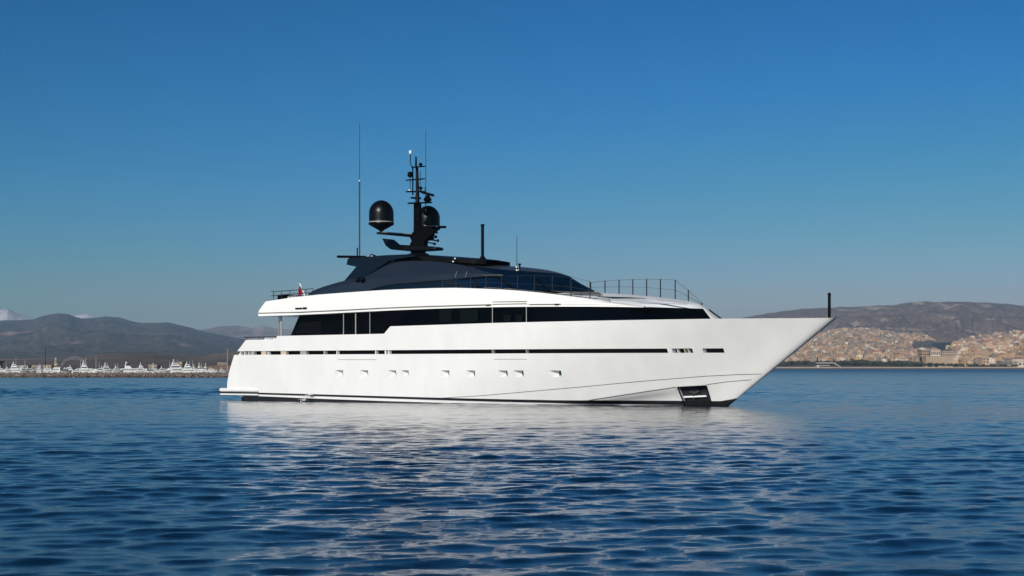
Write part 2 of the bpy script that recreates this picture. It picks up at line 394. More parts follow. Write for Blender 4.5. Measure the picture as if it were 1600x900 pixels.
# white raked front frame
def patch(name, quad, th, m, parent, rows=None):
    V = [B(*p) for p in quad]; n = len(V)
    nrm = (Vector(V[1])-Vector(V[0])).cross(Vector(V[2])-Vector(V[0])).normalized()*th
    W = [tuple(Vector(p)-nrm) for p in V]
    return newobj(name, V+W, [tuple(range(n)), tuple(range(2*n-1, n-1, -1))]+[(i, n+i, n+(i+1) % n, (i+1) % n) for i in range(n)], m, parent)
nose = loft('front_frame', [[(1113,501,.5), (1119,501,.25), (1122,501,0)], [(1098.5,482.3,.27), (1101,482,.13), (1102.5,482,0)], [(1087,475,.26), (1090,475,.13), (1092,475,0)]], 'white2', yacht, n=12, sm=1, cap=False)
MB().tube([PB(1107.2,483.5,-.28), PB(1129.8,500,-.5)], .045, 6).build('window_seal', 'black', nose)
roof = loft('coachroof', [
    [(x, y, v_) for x, y, v_ in [(800,478.5,4.0),(900,478.2,3.9),(960,478.9,3.56),(985,479.3,3.42)]+[(x, y, vl(x, y, .03)) for x, y in ((1010,479.9),(1060,481.3),(1085,482.4))]+[(1099,483.2,.27),(1103,483,0)]],
    [(x, y, v_) for x, y, v_ in [(800,474,3.9),(900,474,3.75),(960,475,3.4),(985,475.5,3.25)]+[(x, y, vl(x, y, .18)) for x, y in ((1010,476),(1060,477.3),(1080,477.8))]+[(1091,477.8,.26),(1094.5,477.5,0)]],
    [(800,468,3.2),(900,466,3.0),(960,467.3,2.7),(1010,470,2.2),(1060,473.2,1.4),(1077,475.5,.7),(1087.5,475.5,.25),(1091.5,475.3,0)],
    [(800,456,1.0),(880,455.5,.9),(942,458,.8),(1000,462,.7),(1060,468.5,.4),(1078,472.3,.25),(1088,474.4,.12),(1090.5,474.8,0)],
    [(800,455,0),(880,455,0),(942,457.3,0),(1000,461.2,0),(1060,467.6,0),(1078,471.3,0),(1087,473.6,0),(1090,474.4,0)]], 'roofw', yacht, n=50, smooth=24, sm=1)
# dark skylights on the coachroof
def lay(name, pts, m, parent, th=.03):
    return patch(name, [P(*p) for p in pts], th, m, parent)
lay('skylight', [(862,454.5,1.95),(935,456.3,1.95),(943,461,1.95),(900,460,1.95)], mat('skylight_brown', (.09,.085,.085), .3), roof)
lay('skylight', [(933,463,2.6),(985,464.3,2.5),(1010,466,2.3),(960,465.6,2.55)], 'slate', roof)
lay('roof_step', [(948,468.8,3.0),(1000,472,2.7),(1075,475.8,1.3),(1073,474.8,1.3),(1000,470.8,2.6),(950,467.8,2.9)], mat('bluish_grey_paint', (.42,.45,.5), .4), roof)  # bluish grey strip along the coachroof shoulder

# ---- upper deck bulwark (white band with overhang aft)
def hbu(u, z): return hb0(u, 4.9) - .02
TOP = [(415,471),(479,461.7),(560,455.6),(620,452),(700,449.4),(745,450.6),(800,453),(850,457.8),(892,463.2),(950,471),(985,476),(1006,478.6)]
LOW = [(403,490),(470,488),(600,481.5),(700,478),(770,476),(850,475.3),(950,476),(1006,479)]
BOT = [(404,494),(470,492),(600,485.3),(700,481.5),(770,479.8),(850,479),(950,479.2),(1006,480.2)]
def up(pts, off): return [('w',) + HS(x, y, off, hbu) for x, y in pts]
def inset(pts, dv, dz=0): return [('w', c_[1], c_[2]-dv, c_[3]+dz) for c_ in pts]
t_out = up(TOP, -.22); l_out = up(LOW, .0); b_out = up(BOT, -.0); l_in = up([(x, y+.8) for x, y in LOW], -.05)
mid_out = up([(405,484.5)] + [(x, lerp(interp(TOP, x), interp(LOW, x), .55)) for x in (470,560,620,700,745,800,850,892,950,985,1006)], -.04)
in_ = [('w', c_[1], c_[2]-.22, min(c_[3]-.05, 5.98)) for c_ in t_out]
bul = loft('upper_deck_bulwark', [
    [('w', c_[1], c_[2]*.0, c_[3]) for c_ in b_out], b_out, l_in, l_out, mid_out, t_out, inset(t_out, .18), in_, [('w', c_[1], 0, c_[3]) for c_ in in_]],
    'white2', yacht, n=90, smooth=30, sm=1)
def upline(name, pts, h, off, m):
    q = [HS(x, y, -.02, hbu) for x, y in pts]; uz = [(a[0], a[2], a[1]) for a in q]; V = []
    for u, z, v_ in uz:
        V += [B(u, v_+off, z-h/2), B(u, v_+off, z+h/2), B(u, v_-.12, z+h/2), B(u, v_-.12, z-h/2)]
    N = len(uz); fc = [(i*4+k, i*4+(k+1) % 4, (i+1)*4+(k+1) % 4, (i+1)*4+k) for i in range(N-1) for k in range(4)] + [(0,1,2,3), tuple(4*(N-1)+k for k in (3,2,1,0))]
    return newobj(name, V, fc, m, bul)
upline('drip_line', [(404,489.3),(470,487.6),(535,484.6),(600,481.3),(650,479.4),(700,477.8),(768,476)], .05, .03, 'line')
upline('panel_seam', [(770,471.7),(823,471)], .035, .03, 'line')
upline('panel_seam', [(770,475.5),(823,474.2)], .03, .03, 'line')
upline('panel_seam', [(827,475.6),(876,475)], .03, .03, 'line')
upline('deck_light', [(759.5,477),(766,476.8)], .06, .04, 'black')
upline('deck_light', [(866.5,475.5),(873,475.3)], .06, .04, 'black')
# small dark lettering of the yacht's name: two words, too fine to read
nm = MB()
x = 461.6
for k in range(17):
    if k == 10: x += 1.0; continue
    h_ = .11 if k < 10 else .13
    y0 = 482.3 - k*.045
    a = HS(x, y0, 0, hbu); wd = .045
    nm.box(a[0], a[0]+.013, -a[1]-.03, -a[1]+.03, a[2]-h_/2, a[2]+h_/2)
    if k % 2: nm.box(a[0]+.013, a[0]+wd, -a[1]-.03, -a[1]+.03, a[2]-h_/2, a[2]-h_/2+.016)
    if k % 3 != 1: nm.box(a[0]+.013, a[0]+wd, -a[1]-.03, -a[1]+.03, a[2]+h_/2-.016, a[2]+h_/2)
    x += 1.08
nm.build('name_lettering', 'black', bul)
# vertical door seams in the glass band
for x in (769.5, 822.5):
    yb = interp([(768,505.3),(823,504)], x)
    a, b = P(x, yb, 4.17), P(x, 479.5, 4.17)
    MB().tube([B(*a), B(*b)], .028, 6).build('door_seam', 'grey', fh)
for x0, x1, y0, y1 in [(687,706,484,503),(719,747,484,503),(787,798,492.5,503),(806,816,492.5,503)]:
    lay('interior_blind', [(x0,y0,4.16),(x1,y0-.4,4.16),(x1,y1-.4,4.16),(x0,y1,4.16)], mat('smoked_pane', (.0035,.006,.007), .06, spec=.1), fh, .006)

# ---- wheelhouse
wh_side = loft('side_panel', [
    [(484,466,3.45),(540,462,3.4),(562,458,3.38),(590,449,3.36),(610,444.2,3.34),(650,441,3.3),(700,436.6,3.2),(740,432.6,3.02),(768,430.2,2.8),(776,429.8,2.7)],
    [(482,461,3.42),(520,449,3.38),(560,440,3.38),(590,434.5,3.38),(620,432,3.36),(650,430.5,3.32),(700,427.5,3.2),(740,427,2.98),(768,429,2.78),(776,429.6,2.7)],
    [(481,459.6,3.35),(493,451.6,3.3),(540,437.5,3.2),(570,432.5,3.1),(608,407.5,2.85),(640,407.2,2.75),(680,408.5,2.7),(712,412,2.65),(744,420,2.68),(776,429.4,2.7)]],
    'slate', yacht, n=70, smooth=18, sm=1, cap=False)
cab = loft('wheelhouse_glass', [
    [(565,462,3.2),(650,456,3.1),(700,454,3.0),(775,453.5,2.75),(835,454,2.25),(880,454.5,1.5),(915,455,.6),(931,455.3,0)],
    [(567,452,3.28),(650,446,3.15),(700,443,3.05),(768,440,2.7),(818,441,2.2),(858,442,1.45),(893,443,.6),(908,443.5,0)],
    [(567,448,3.28),(650,439,3.15),(700,434,3.05),(768,429,2.6),(800,429,2.2),(840,430,1.4),(872,431,.6),(889,431.8,0)]],
    'bglass', yacht, n=60, smooth=30, sm=2, cap=False)
# dark pillar lines in the windscreen
for pts in ([(747,453,2.9),(742,430.5,2.85)], [(806,453,2.62),(775,431,2.62)], [(858,454,1.98),(832,431,1.7)]):
    MB().tube([PB(*p) for p in pts], .05, 6).build('window_post', 'black', cab)
for x, y, dx in ((843,448,9), (880,446,9)):
    MB().tube([PB(x, y+3, 2.0 if x < 860 else 1.3), PB(x-dx, y-4, 2.0 if x < 860 else 1.3)], .03, 5).build('wiper', 'black', cab)
wr0 = [(608,408,2.8),(680,409,2.66),(712,413,2.62),(744,421,2.6),(775,430.5,2.6),(810,431,2.1),(845,431.5,1.35),(875,432.2,.6),(891,432.8,0)]
wr1 = [(608,406,2.6),(680,408.5,2.5),(712,412.5,2.45),(744,419,2.4),(780,426,2.2),(815,427.5,1.7),(848,428.6,1.1),(876,430,.5),(889,431.5,0)]
wr2 = [(608,405.5,2.2),(680,408,2.1),(712,412,2.05),(747,417,2.0),(788,421.5,1.75),(828,424.3,1.2),(855,426,.7),(872,427.6,.3),(882,429.2,0)]
wr3 = [(608,405,1.0),(680,407,.9),(712,412,.85),(750,415,.8),(797,418,.6),(830,420,.4),(850,422,.25),(868,425,.1),(878,427.4,0)]
wr4 = [(608,404,0),(680,406,0),(712,411.5,0),(750,414,0),(797,415.6,0),(830,418.4,0),(850,421,0),(866,424,0),(876,427,0)]
wr = loft('wheelhouse_roof', [wr2, wr3, wr4], mat('roof_grey_paint', (.045,.048,.058), .4, coat=.2), yacht, n=60, smooth=24, sm=2, cap=False)
loft('windscreen_visor', [wr0, wr1, wr2], 'bglass', wr, n=60, smooth=24, sm=2, cap=False)
MB().tube([PB(755,430.3,2.9), PB(776,429.5,2.72), PB(786,430,2.6)], .035, 6).build('visor_trim', 'steel', wr)
# hardtop: arch legs and roof slab
ht_pts = [(541.5,413.5),(543,405.5),(546,403.4),(556,403),(567,401.6),(590,399.8),(612,398.6),(642,397.6),(650,400),(620,404.5),(607,408),(590,419),(575,429.5),(568,433.4),(538,439),(548,427),(556.5,416.8)]
top_ = yacht
legs = []
for s in (1, -1):
    Pp = [P(x, y, 3.15) for x, y in ht_pts]
    V = [B(u, s*(v_ + clamp((8.4-z)/3)*.15), z) for u, v_, z in Pp] + [B(u, s*(v_-.35), z) for u, v_, z in Pp]; n = len(Pp)
    newobj('hardtop_arch', V, [tuple(range(n)), tuple(range(2*n-1, n-1, -1))]+[(i, n+i, n+(i+1) % n, (i+1) % n) for i in range(n)], 'navy', yacht)
ht = loft('hardtop', [
    [(545,414,0),(600,410,0),(700,411,0),(777,413.5,0)],
    [(545,413.5,2.5),(556,416,2.7),(600,409,2.75),(640,407.5,2.72),(700,409.5,2.2),(740,411.5,1.8),(759,412.8,1.3)],
    [(544,405,2.6),(556,403.6,2.75),(600,400.5,2.75),(640,400,2.72),(700,402.8,2.2),(740,405,1.8),(759,406.8,1.3)],
    [(545,403.6,0),(556,402.5,0),(600,398.8,0),(642,397,0),(672,398.4,0),(720,401.4,0),(755,404,0),(777,406.4,0)]],
    'black', yacht, n=50, smooth=24, sm=0)
# small fittings on the side
fit = MB(); a = P(560, 437.5, 3.4); b = P(566, 437, 3.5)
fit.ball(B(*a), .16).ball(B(*b), .18).tube([B(*P(556,439,3.3)), B(*P(570,438,3.3))], .07, 6).tube([B(*P(561,442,3.35)), B(*a)], .05, 6)
fit.build('searchlight', 'black', yacht)
for x in (713, 729):
    MB().tube([PB(x-1.6, 433, 3.35), PB(x+.8, 424, 3.1)], .012, 4).build('lashing_line', 'grey', yacht)

# ---- antennas, mast
def rod(name, x, y0, y1, v, wpx, m, parent=yacht, r2=None, n=8):
    a, b = P(x, y0, v), P(x, y1, v); r = wpx/2/24.5
    return MB().tube([B(*a), B(a[0], v, b[2])], r, n, None if r2 is None else r2/2/24.5).build(name, m, parent)
an1 = rod('whip_antenna', 561.8, 402, 283, 2.5, 2.3, 'wire'); rod('whip_tip', 561.8, 284, 192, 2.5, 1.2, 'wire', an1, .8)
MB().ball(PB(561.8, 282.5, 2.5), .06).build('whip_ferrule', 'lampw', an1)
rod('short_post', 558.3, 402, 387, 2.7, 2.2, 'black')
an2 = rod('whip_antenna', 665.3, 330, 204, -.6, 1.5, 'wire', r2=.9)
an3 = rod('whip_antenna', 807.6, 417, 367, 1.9, 1.2, 'wire', r2=.8)
MB().tube([PB(754, 408, .3), PB(754, 353, .3)], .10, 12).lathe(PB(754, 353.5, .3), [(.11, 0), (.13, .05), (.12, .12), (.02, .15)], 12).lathe(PB(754, 406.5, .3), [(.28, -.1), (.27, 0), (.12, .25)], 12).build('signal_post', 'black', yacht, smooth=40)
u, _, z = P(1295.8, 499, 0)
MB().tube([(u, 0, z-.1), (u, 0, z+1.36)], .085, 12).lathe((u, 0, z+1.36), [(.10, 0), (.10, .06), (.06, .12), (.02, .14)], 12).build('bow_post', 'black', yacht, smooth=40)
# radar scanner at the aft end of the hardtop
MB().tube([PB(527.5, 401, 2.7), PB(571, 401.6, 2.7)], .085, 8).build('radar_scanner', 'black', yacht)
MB().tube([PB(553, 404, 2.6), PB(553, 401, 2.6)], .16, 8).build('scanner_foot', 'black', yacht)
for x, y, v_ in ((566.5, 403, 2.7), (581, 400.3, 2.4), (711, 404, 2.4), (708, 408.8, 2.55), (807, 417.3, 1.95), (807.5,422,1.95), (811.3, 418, 1.9), (811, 422, 1.9)): MB().ball(PB(x, y, v_), .055, 8).build('deck_fitting', 'lampw', yacht)
MB().tube([PB(811.8, 423, 1.9), PB(811.8, 413, 1.9)], .06, 6).lathe(PB(811.8, 413, 1.9), [(.1, -.04), (.1, .04), (.02, .06)], 8).build('searchlight', 'black', yacht)
MB().tube([PB(578.5, 401, 2.4), PB(579.5, 397.5, 2.4), PB(588, 400.4, 2.4)], .05, 6).build('grab_loop', 'black', yacht)

mast = MB()
def slab(mb, pts, v0, v1):
    n = len(pts); Q = [P(x, y, (v0+v1)/2) for x, y in pts]
    V = [B(q[0], v0, q[2]) for q in Q] + [B(q[0], v1, q[2]) for q in Q]
    return mb.add(V, [tuple(range(n)), tuple(range(2*n-1, n-1, -1))] + [(i, n+i, n+(i+1) % n, (i+1) % n) for i in range(n)])
slab(mast, [(637,399),(640,396.8),(644,395.8),(642.5,390),(641,385),(645,376),(641,369),(648,362),(648.2,352),(648.2,318),(656.5,318),(657,352),(666,353),(680,360),(676,368),(668,374),(664,378),(665,388),(663,395),(668,396.8),(670,399)], -.13, .13)
mast_o = mast.build('mast', 'black', yacht)
MB().lathe(PB(668, 374, -.9), [(.15,-.1),(.35,.1),(.5,.35),(.5,.6),(.3,.75)], 16).build('radome_pedestal', 'black', mast_o, smooth=40)
w_ = MB()
# lower swept wing
for s in (1,):
    prof = [(603,373),(610,374),(620,382.4),(642,383.4),(664,384.4),(680,385.4),(687,387),(686.5,391),(668,392.4),(640,392.6),(617,390.4),(609,385)]
    slab(w_, prof, -.45, .45)
wo = w_.build('mast_wing', 'satin', mast_o); bv = wo.modifiers.new('b', 'BEVEL'); bv.width = .06; bv.segments = 2
# dome arms and domes
def dome(x, ybase, v_, nm='satellite_dome'):
    c0 = P(x, ybase, v_)
    prof = [(.10, -.08), (.13, .02), (.22, .08), (.80, .40), (.84, .46), (.82, .50), (.80, .62)]
    r = .80
    prof += [(r, .62 + .5*t) for t in (.25, .5, .75, 1)] + [(r*math.cos(t), 1.12 + .87*math.sin(t)) for t in lin(.12, 1.55, 14)]
    d = MB().lathe(B(*c0), prof, 40).build(nm, 'satin', mast_o, smooth=35)
    MB().lathe(B(c0[0], c0[1], c0[2]), [(.79, .50), (.812, .51), (.812, .60), (.79, .61)], 40).build('dome_band', 'grey', d, smooth=35)
    return c0
c1 = dome(595.8, 361, 2.55)
c2u = c1[0]
c2 = (c2u, -2.5, c1[2])
pr2 = None
def dome3(c0):
    px_ = c0
dz = c1[2]
def unp(u, v_, z):
    X = O[0]+u*EU[0]+v_*EV[0]; Y = O[1]+u*EU[1]+v_*EV[1]; return 800+F*X/Y, HOR-F*(z-H)/Y
xx, yy = unp(c2u, -2.3, dz); dome(xx, yy, -2.3)
arm = MB()
for s in (1, -1):
    pts = [(c1[0]-.15, 2.85*s, dz-.08), (c1[0]+.15, 2.80*s, dz-.08), (c1[0]+.62, .1*s, dz-.08), (c1[0]+.30, .1*s, dz-.08)]
    q = [(u_, -v_, z_) for u_, v_, z_ in pts]; V = q + [(a_, b_, z_ - (.13 if i < 2 else .18)) for i, (a_, b_, z_) in enumerate(q)]
    arm.add(V, [(0,1,2,3), (7,6,5,4), (0,4,5,1), (1,5,6,2), (2,6,7,3), (3,7,4,0)])
arm.build('dome_arm', 'satin', mast_o)
MB().tube([(c1[0]+.16, -2.7, dz-.09), (c1[0]+.60, -.2, dz-.09)], .04, 6).build('arm_trim', 'grey', mast_o)
# slim upper mast with crosstrees
sp = MB()
sp.tube([PB(652.3, 320, 0), PB(652.3, 300, 0), PB(651.5, 262, 0)], .15, 8, .09).tube([PB(650.5, 262, 0), PB(650.5, 245, 0)], .05, 6, .035).tube([PB(649, 262, .0), PB(648.7, 244, 0)], .02, 6)
sp.tube([PB(645, 305, .1), PB(645, 262, .1)], .045, 6)
sp.build('upper_mast', 'black', mast_o)
def cross(x0, y0, x1, y1, th=.05, v0=.7, v1=-.7):
    a, b = P(x0, y0, v0), P(x1, y1, v1)
    mb = MB(); d = Vector((b[0]-a[0], -(b[1]-a[1]), 0)).normalized(); n_ = Vector((-d.y, d.x, 0))*.14
    a_, b_ = Vector(B(*a)), Vector(B(*b)); V = []
    for p in (a_, b_):
        for s, t in ((-1, -1), (1, -1), (1, 1), (-1, 1)): V.append(p + n_*s + Vector((0, 0, th*t)))
    mb.add(V, [(0,1,5,4), (1,2,6,5), (2,3,7,6), (3,0,4,7), (0,3,2,1), (4,5,6,7)]); return mb
cross(638, 317.6, 674, 316.5, .045).build('crosstree', 'black', mast_o)
cross(636, 299.5, 662, 299.5, .04).build('crosstree', 'black', mast_o)
cross(636, 281.5, 662, 279.5, .04).build('crosstree', 'black', mast_o)
cross(645, 261.5, 662, 260, .04, .4, -.5).build('crosstree', 'black', mast_o)
cross(643, 309, 657, 310, .05, .3, -.3).build('crosstree', 'black', mast_o)
MB().tube([PB(646, 261.5, .3), PB(642.3, 258.5, .4), PB(641.2, 254, .4), PB(641.2, 240, .4)], .03, 6).build('light_stalk', 'black', mast_o)
MB().lathe(PB(641.2, 240.5, .4), [(.05, -.02), (.09, .04), (.09, .16), (.04, .24)], 10).build('masthead_light', 'lampw', mast_o)
MB().lathe(PB(640.8, 277, .5), [(.10, 0), (.17, .08), (.18, .26), (.10, .36)], 12).tube([PB(640.8, 300, .5), PB(640.8, 277, .5)], .02, 6).build('camera_pod', 'black', mast_o, smooth=40)
MB().tube([PB(656.6, 299, -.4), PB(656.6, 268, -.4)], .02, 6).lathe(PB(657, 293.5, -.5), [(.15, -.05), (.17, .03), (.05, .07)], 10).lathe(PB(657.5, 297, -.5), [(.06, -.05), (.07, .1)], 10).build('gps_antenna', 'black', mast_o)
MB().lathe(PB(657.2, 256, -.4), [(.05, -.14), (.11, -.1), (.13, 0), (.03, .08)], 10).build('navigation_light', 'black', mast_o)
MB().ball(PB(657.2, 258, -.4), .05).build('lamp_lens', 'lampw', mast_o)
MB().ball(PB(639.8, 297, .6), .06).build('lamp_lens', 'lampw', mast_o)
MB().tube([PB(659, 300.2, -.6), PB(677.5, 305.4, -.6)], .085, 8).build('radar_scanner', 'black', mast_o)
MB().lathe(PB(668, 316, -.5), [(.1, 0), (.26, .1), (.28, .2), (.2, .3), (.12, .46)], 14).build('radar_pedestal', 'black', mast_o, smooth=40)
MB().tube([PB(664.4, 302, -.6), PB(664.4, 292, -.6)], .03, 6).build('short_whip', 'black', mast_o)
MB().tube([PB(684, 354.8, -2.5), PB(696.3, 354.8, -2.5)], .085, 8).build('camera_arm', 'black', mast_o)
ho = MB()
for x0, y0, x1, y1 in ((667,368,676,373),(665,374,684,376),(666,378,679,381),(668,362,682,363),(672,366,681,370)):
    ho.tube([PB(x0, y0, -.3), PB(x1, y1, -.5)], .035, 6, .05); ho.ball(PB(x1, y1, -.5), .10, 8)
ho.tube([PB(668,362,-.3), PB(667,388,-.3)], .06, 6).build('horn_cluster', 'black', mast_o)

# ---- railings
def rail(name, posts, wires, parent=yacht, rp=.030, rw=.011, m='wire'):
    wb = MB()
    for wv in wires: wb.tube([PB(*p) for p in wv], rw, 4)
    o = wb.build(name, m, parent)
    for (x, y0, y1, v_) in posts: MB().tube([PB(x, y0, v_), B(P(x, y0, v_)[0], v_, P(x, y1, v_)[2])], rp, 6).build('stanchion', m, o)
    return o
sp_ = [(691.5,437,450,4.0),(712.5,436,450,4.0),(735.5,432.5,450.5,3.98),(759.5,431.5,451.5,3.95),(783.5,431,453.5,3.92),(808.5,430.5,455.8,3.88),(835,430.3,458,3.83),(863,430.8,461,3.75),(892,432.3,464.5,3.63),(921.8,439.5,468.3,3.45)]
rail('side_railing', [(x, y1, y0, v_-.1) for x, y0, y1, v_ in sp_],
     [[(x, y0+.5, v_-.1) for x, y0, y1, v_ in sp_], [(x, lerp(y0, y1, .5), v_-.1) for x, y0, y1, v_ in sp_]])
low = [(757,448.8,450.6),(781,450.5,452.8),(797,451,453.6),(821.5,453.5,456),(848.5,456.2,459.4),(872,459.3,462.5),(901,463,466.5),(930,466.5,470.5),(952.5,468,472)]
MBl = MB()
for x, y0, y1 in low: MBl.tube([PB(x, y1, interp([(757,3.9),(850,3.75),(952,3.3)], x)-.15), PB(x, y0, interp([(757,3.9),(850,3.75),(952,3.3)], x)-.15)], .03, 6)
MBl.tube([PB(x, y0, interp([(757,3.9),(850,3.75),(952,3.3)], x)-.15) for x, y0, y1 in low], .022, 6)
MBl.build('toe_rail', 'steel', yacht)
pp = [(923,441,460,-2.75),(945.3,438.3,460,-2.65),(967.3,437,462,-2.55),(988.8,436.2,464,-2.45),(1010.4,435.6,467,-2.3),(1032,436,470,-2.1),(1055,437,473,-1.85),(1075.6,453,475,-1.3),(1097,473,477,-.5)]
rail('foredeck_railing', [(x, y1, y0, v_) for x, y0, y1, v_ in pp],
     [[(x, y0+.6, v_) for x, y0, y1, v_ in pp], [(923,449,-2.75),(967,448,-2.55),(1010,449,-2.3),(1055,453,-1.85),(1075.6,463.5,-1.3),(1097,475.5,-.5)]], rp=.037)
# aft upper deck rail, furniture
ar = [(427.4,455.5,470,3.2),(440,454.8,468,3.2),(453,454,466,3.2),(478,452,463,3.2),(489,451,462,3.2)]
rail('aft_railing', [(x, y1, y0, v_) for x, y0, y1, v_ in ar], [[(423.5,455.3,3.2)] + [(x, y0, v_) for x, y0, y1, v_ in ar], [(424,462.4,3.2), (440,460.6,3.2), (489,457,3.2)]], rp=.022, rw=.03)
wall('sun_lounger_cover', [P(433.5,468,2.6), P(433.5,461.5,2.6), P(447.5,460.2,2.6), P(447.5,466,2.6)], 1.6, 'black', yacht)
wall('deck_cushion', [P(449.5,467,2.9), P(449.5,463,2.9), P(462,462,2.9), P(462,466,2.9)], 1.2, 'lampw', yacht)
fs = MB().tube([PB(476.5, 462, 0), PB(468.3, 442.5, 0)], .035, 6).build('flag_staff', 'lampw', yacht)
fv = []; nf = 8
for i in range(nf+1):
    for j in range(6):
        t = i/nf; s = j/5
        x = lerp(469.8+3.4*s*1.6, 463.8+s*1.2, t*(.5+.5*s)); y = lerp(447+11*s, 449+14.5*s, t)
        p = P(x, y, 0 + .12*math.sin(i*1.5+j)); fv.append(B(*p))
ff = [(i*6+j, i*6+j+1, (i+1)*6+j+1, (i+1)*6+j) for i in range(nf) for j in range(5)]
fl = newobj('ensign_flag', fv, ff, 'red', fs); fl.data.materials.append(M['blue']); fl.data.materials.append(M['lampw'])
for p in fl.data.polygons:
    i, j = divmod(p.index, 5)
    if i < 4 and j < 2: p.material_index = 1 if (i+j) % 2 else 2
fl.modifiers.new('s', 'SOLIDIFY').thickness = .012
# stern rail and capping details on the main deck bulwark
MB().tube([PB(382, 527.2, 3.2), PB(400, 526.7, 3.2), PB(416, 526.7, 3.2), PB(431, 526.2, 3.2)], .035, 6).tube([PB(386,533,3.2),PB(386,527,3.2)], .02, 5).tube([PB(404,533,3.2),PB(404,527,3.2)], .02, 5).build('stern_railing', 'wire', yacht)
sb = MB()
for x0, x1 in ((414.5, 418), (420, 421.5), (423.5, 425), (427.5, 431.5)):
    a, b = P(x0, 530.5, 3.95), P(x1, 530.5, 3.95); sb.box(a[0], b[0], -4.02, -3.85, a[2]-.06, a[2]+.05)
a, b = P(414.5, 528.7, 3.95), P(431.5, 528.4, 3.95); sb.box(a[0], b[0], -4.02, -3.85, a[2], a[2]+.03)
sb.build('fairlead_frame', 'white', yacht)
a = P(437, 528, 3.9)

# ------------------------------------------------------------------ numpy value noise
rng = np.random.default_rng(3)
NT = rng.random((256, 256))
def vnoise(x, y):
    xi = np.floor(x).astype(int); yi = np.floor(y).astype(int); fx = x-xi; fy = y-yi
    fx = fx*fx*(3-2*fx); fy = fy*fy*(3-2*fy); a = NT[xi % 256, yi % 256]; b = NT[(xi+1) % 256, yi % 256]
    c_ = NT[xi % 256, (yi+1) % 256]; d = NT[(xi+1) % 256, (yi+1) % 256]
    return (a*(1-fx)+b*fx)*(1-fy)+(c_*(1-fx)+d*fx)*fy
def fbm(x, y, o=5):
    s = 0; a = .5
    for k in range(o): s = s + a*vnoise(x*2**k+17*k, y*2**k+5*k); a *= .5
    return s
def grid_obj(name, X, Y, Z, m, smooth=True, kind='structure'):
    n, k = X.shape; me = bpy.data.meshes.new(name)
    co = np.stack([X, Y, Z], -1).reshape(-1, 3).astype(np.float32)
    me.vertices.add(n*k); me.vertices.foreach_set('co', co.ravel())
    i = np.arange(n-1)[:, None]*k+np.arange(k-1)[None, :]
    q = np.stack([i, i+1, i+k+1, i+k], -1).reshape(-1).astype(np.int32); nf_ = (n-1)*(k-1)
    me.loops.add(nf_*4); me.loops.foreach_set('vertex_index', q)
    me.polygons.add(nf_); me.polygons.foreach_set('loop_start', np.arange(0, nf_*4, 4, dtype=np.int32))
    me.update(calc_edges=True); me.polygons.foreach_set('use_smooth', np.full(nf_, smooth)); me.materials.append(m)
    o = bpy.data.objects.new(name, me); col.objects.link(o); o['kind'] = kind; return o

# ------------------------------------------------------------------ water
def water_mat():
    m = bpy.data.materials.new('sea_water'); m.use_nodes = True; n = m.node_tree; b = n.nodes['Principled BSDF']
    b.inputs['Base Color'].default_value = (.0008, .011, .030, 1); b.inputs['IOR'].default_value = 1.333
    b.inputs['Specular IOR Level'].default_value = .5
    g_ = n.nodes.new('ShaderNodeNewGeometry'); ln = n.nodes.new('ShaderNodeVectorMath'); ln.operation = 'LENGTH'
    n.links.new(g_.outputs['Position'], ln.inputs[0])
    mr = n.nodes.new('ShaderNodeMapRange'); mr.inputs[1].default_value = 30; mr.inputs[2].default_value = 900
    mr.inputs[3].default_value = .018; mr.inputs[4].default_value = .28
    n.links.new(ln.outputs['Value'], mr.inputs[0]); n.links.new(mr.outputs[0], b.inputs['Roughness'])
    t = n.nodes.new('ShaderNodeTexNoise'); t.inputs['Scale'].default_value = 6.0; t.inputs['Detail'].default_value = 7; t.inputs['Roughness'].default_value = .68
    mp = n.nodes.new('ShaderNodeMapping'); mp.inputs['Scale'].default_value = (.5, 1.35, 1)
    n.links.new(g_.outputs['Position'], mp.inputs[0]); n.links.new(mp.outputs[0], t.inputs[0])
    bp = n.nodes.new('ShaderNodeBump'); bp.inputs['Strength'].default_value = 1; bp.inputs['Distance'].default_value = .0095
    n.links.new(t.outputs[0], bp.inputs['Height']); n.links.new(bp.outputs[0], b.inputs['Normal'])
    return m
WM = water_mat()
def waves(X, Y, D):
    Z = np.zeros_like(X); r_ = np.random.default_rng(11)
    # slow gusts: patches of calmer and rougher water
    gust = .55 + .9*fbm(X/45+9, Y/22+3, 3)
    wake = np.exp(-((Y-168-.10*X)/22)**2)*(X < 20)*1.0
    gust = gust + 1.2*wake
    gust = gust*(1 - .58*np.exp(-((Y-92)/32)**2) + .22*np.exp(-((Y-16)/24)**2))
    wl = np.exp(np.linspace(math.log(.30), math.log(7.0), 96))
    sp_l = .040+.0012*D
    for L in wl:
        th = math.pi/2 + .18 + r_.normal()*.52; kx, ky = 2*math.pi/L*math.cos(th), 2*math.pi/L*math.sin(th)
        slope = .0200*min(1, (L/.7)**.3)*min(1, (.75/L)**.85)
        amp = slope*L/(2*math.pi)
        fade = np.clip((L/3.2-sp_l)/(L/6), 0, 1)
        ph = r_.random()*6.283
        Z += amp*fade*np.sin(kx*X+ky*Y+ph + .7*np.sin(.21*X/ max(L, 1)+.13*Y/max(L, 1)+ph))
    # sharpen the crests a little
    return gust*(Z + 1.2*np.where(Z > 0, Z*Z, 0))
D = [9.0]
while D[-1] < 620: D.append(D[-1] + .040 + .0012*D[-1])
D = np.array(D); TH = np.linspace(-1, 1, 1000)
DD, TT = np.meshgrid(D, TH, indexing='ij')
X = TT*(DD*math.tan(R(23))+20); Y = DD + 0*TT
Zw = waves(X, Y, DD)*np.clip((620-DD)/120, 0, 1)*np.clip((1-np.abs(TT))/.06, 0, 1)*np.clip((DD-9)/2, 0, 1)
grid_obj('water', X, Y, Zw, WM)
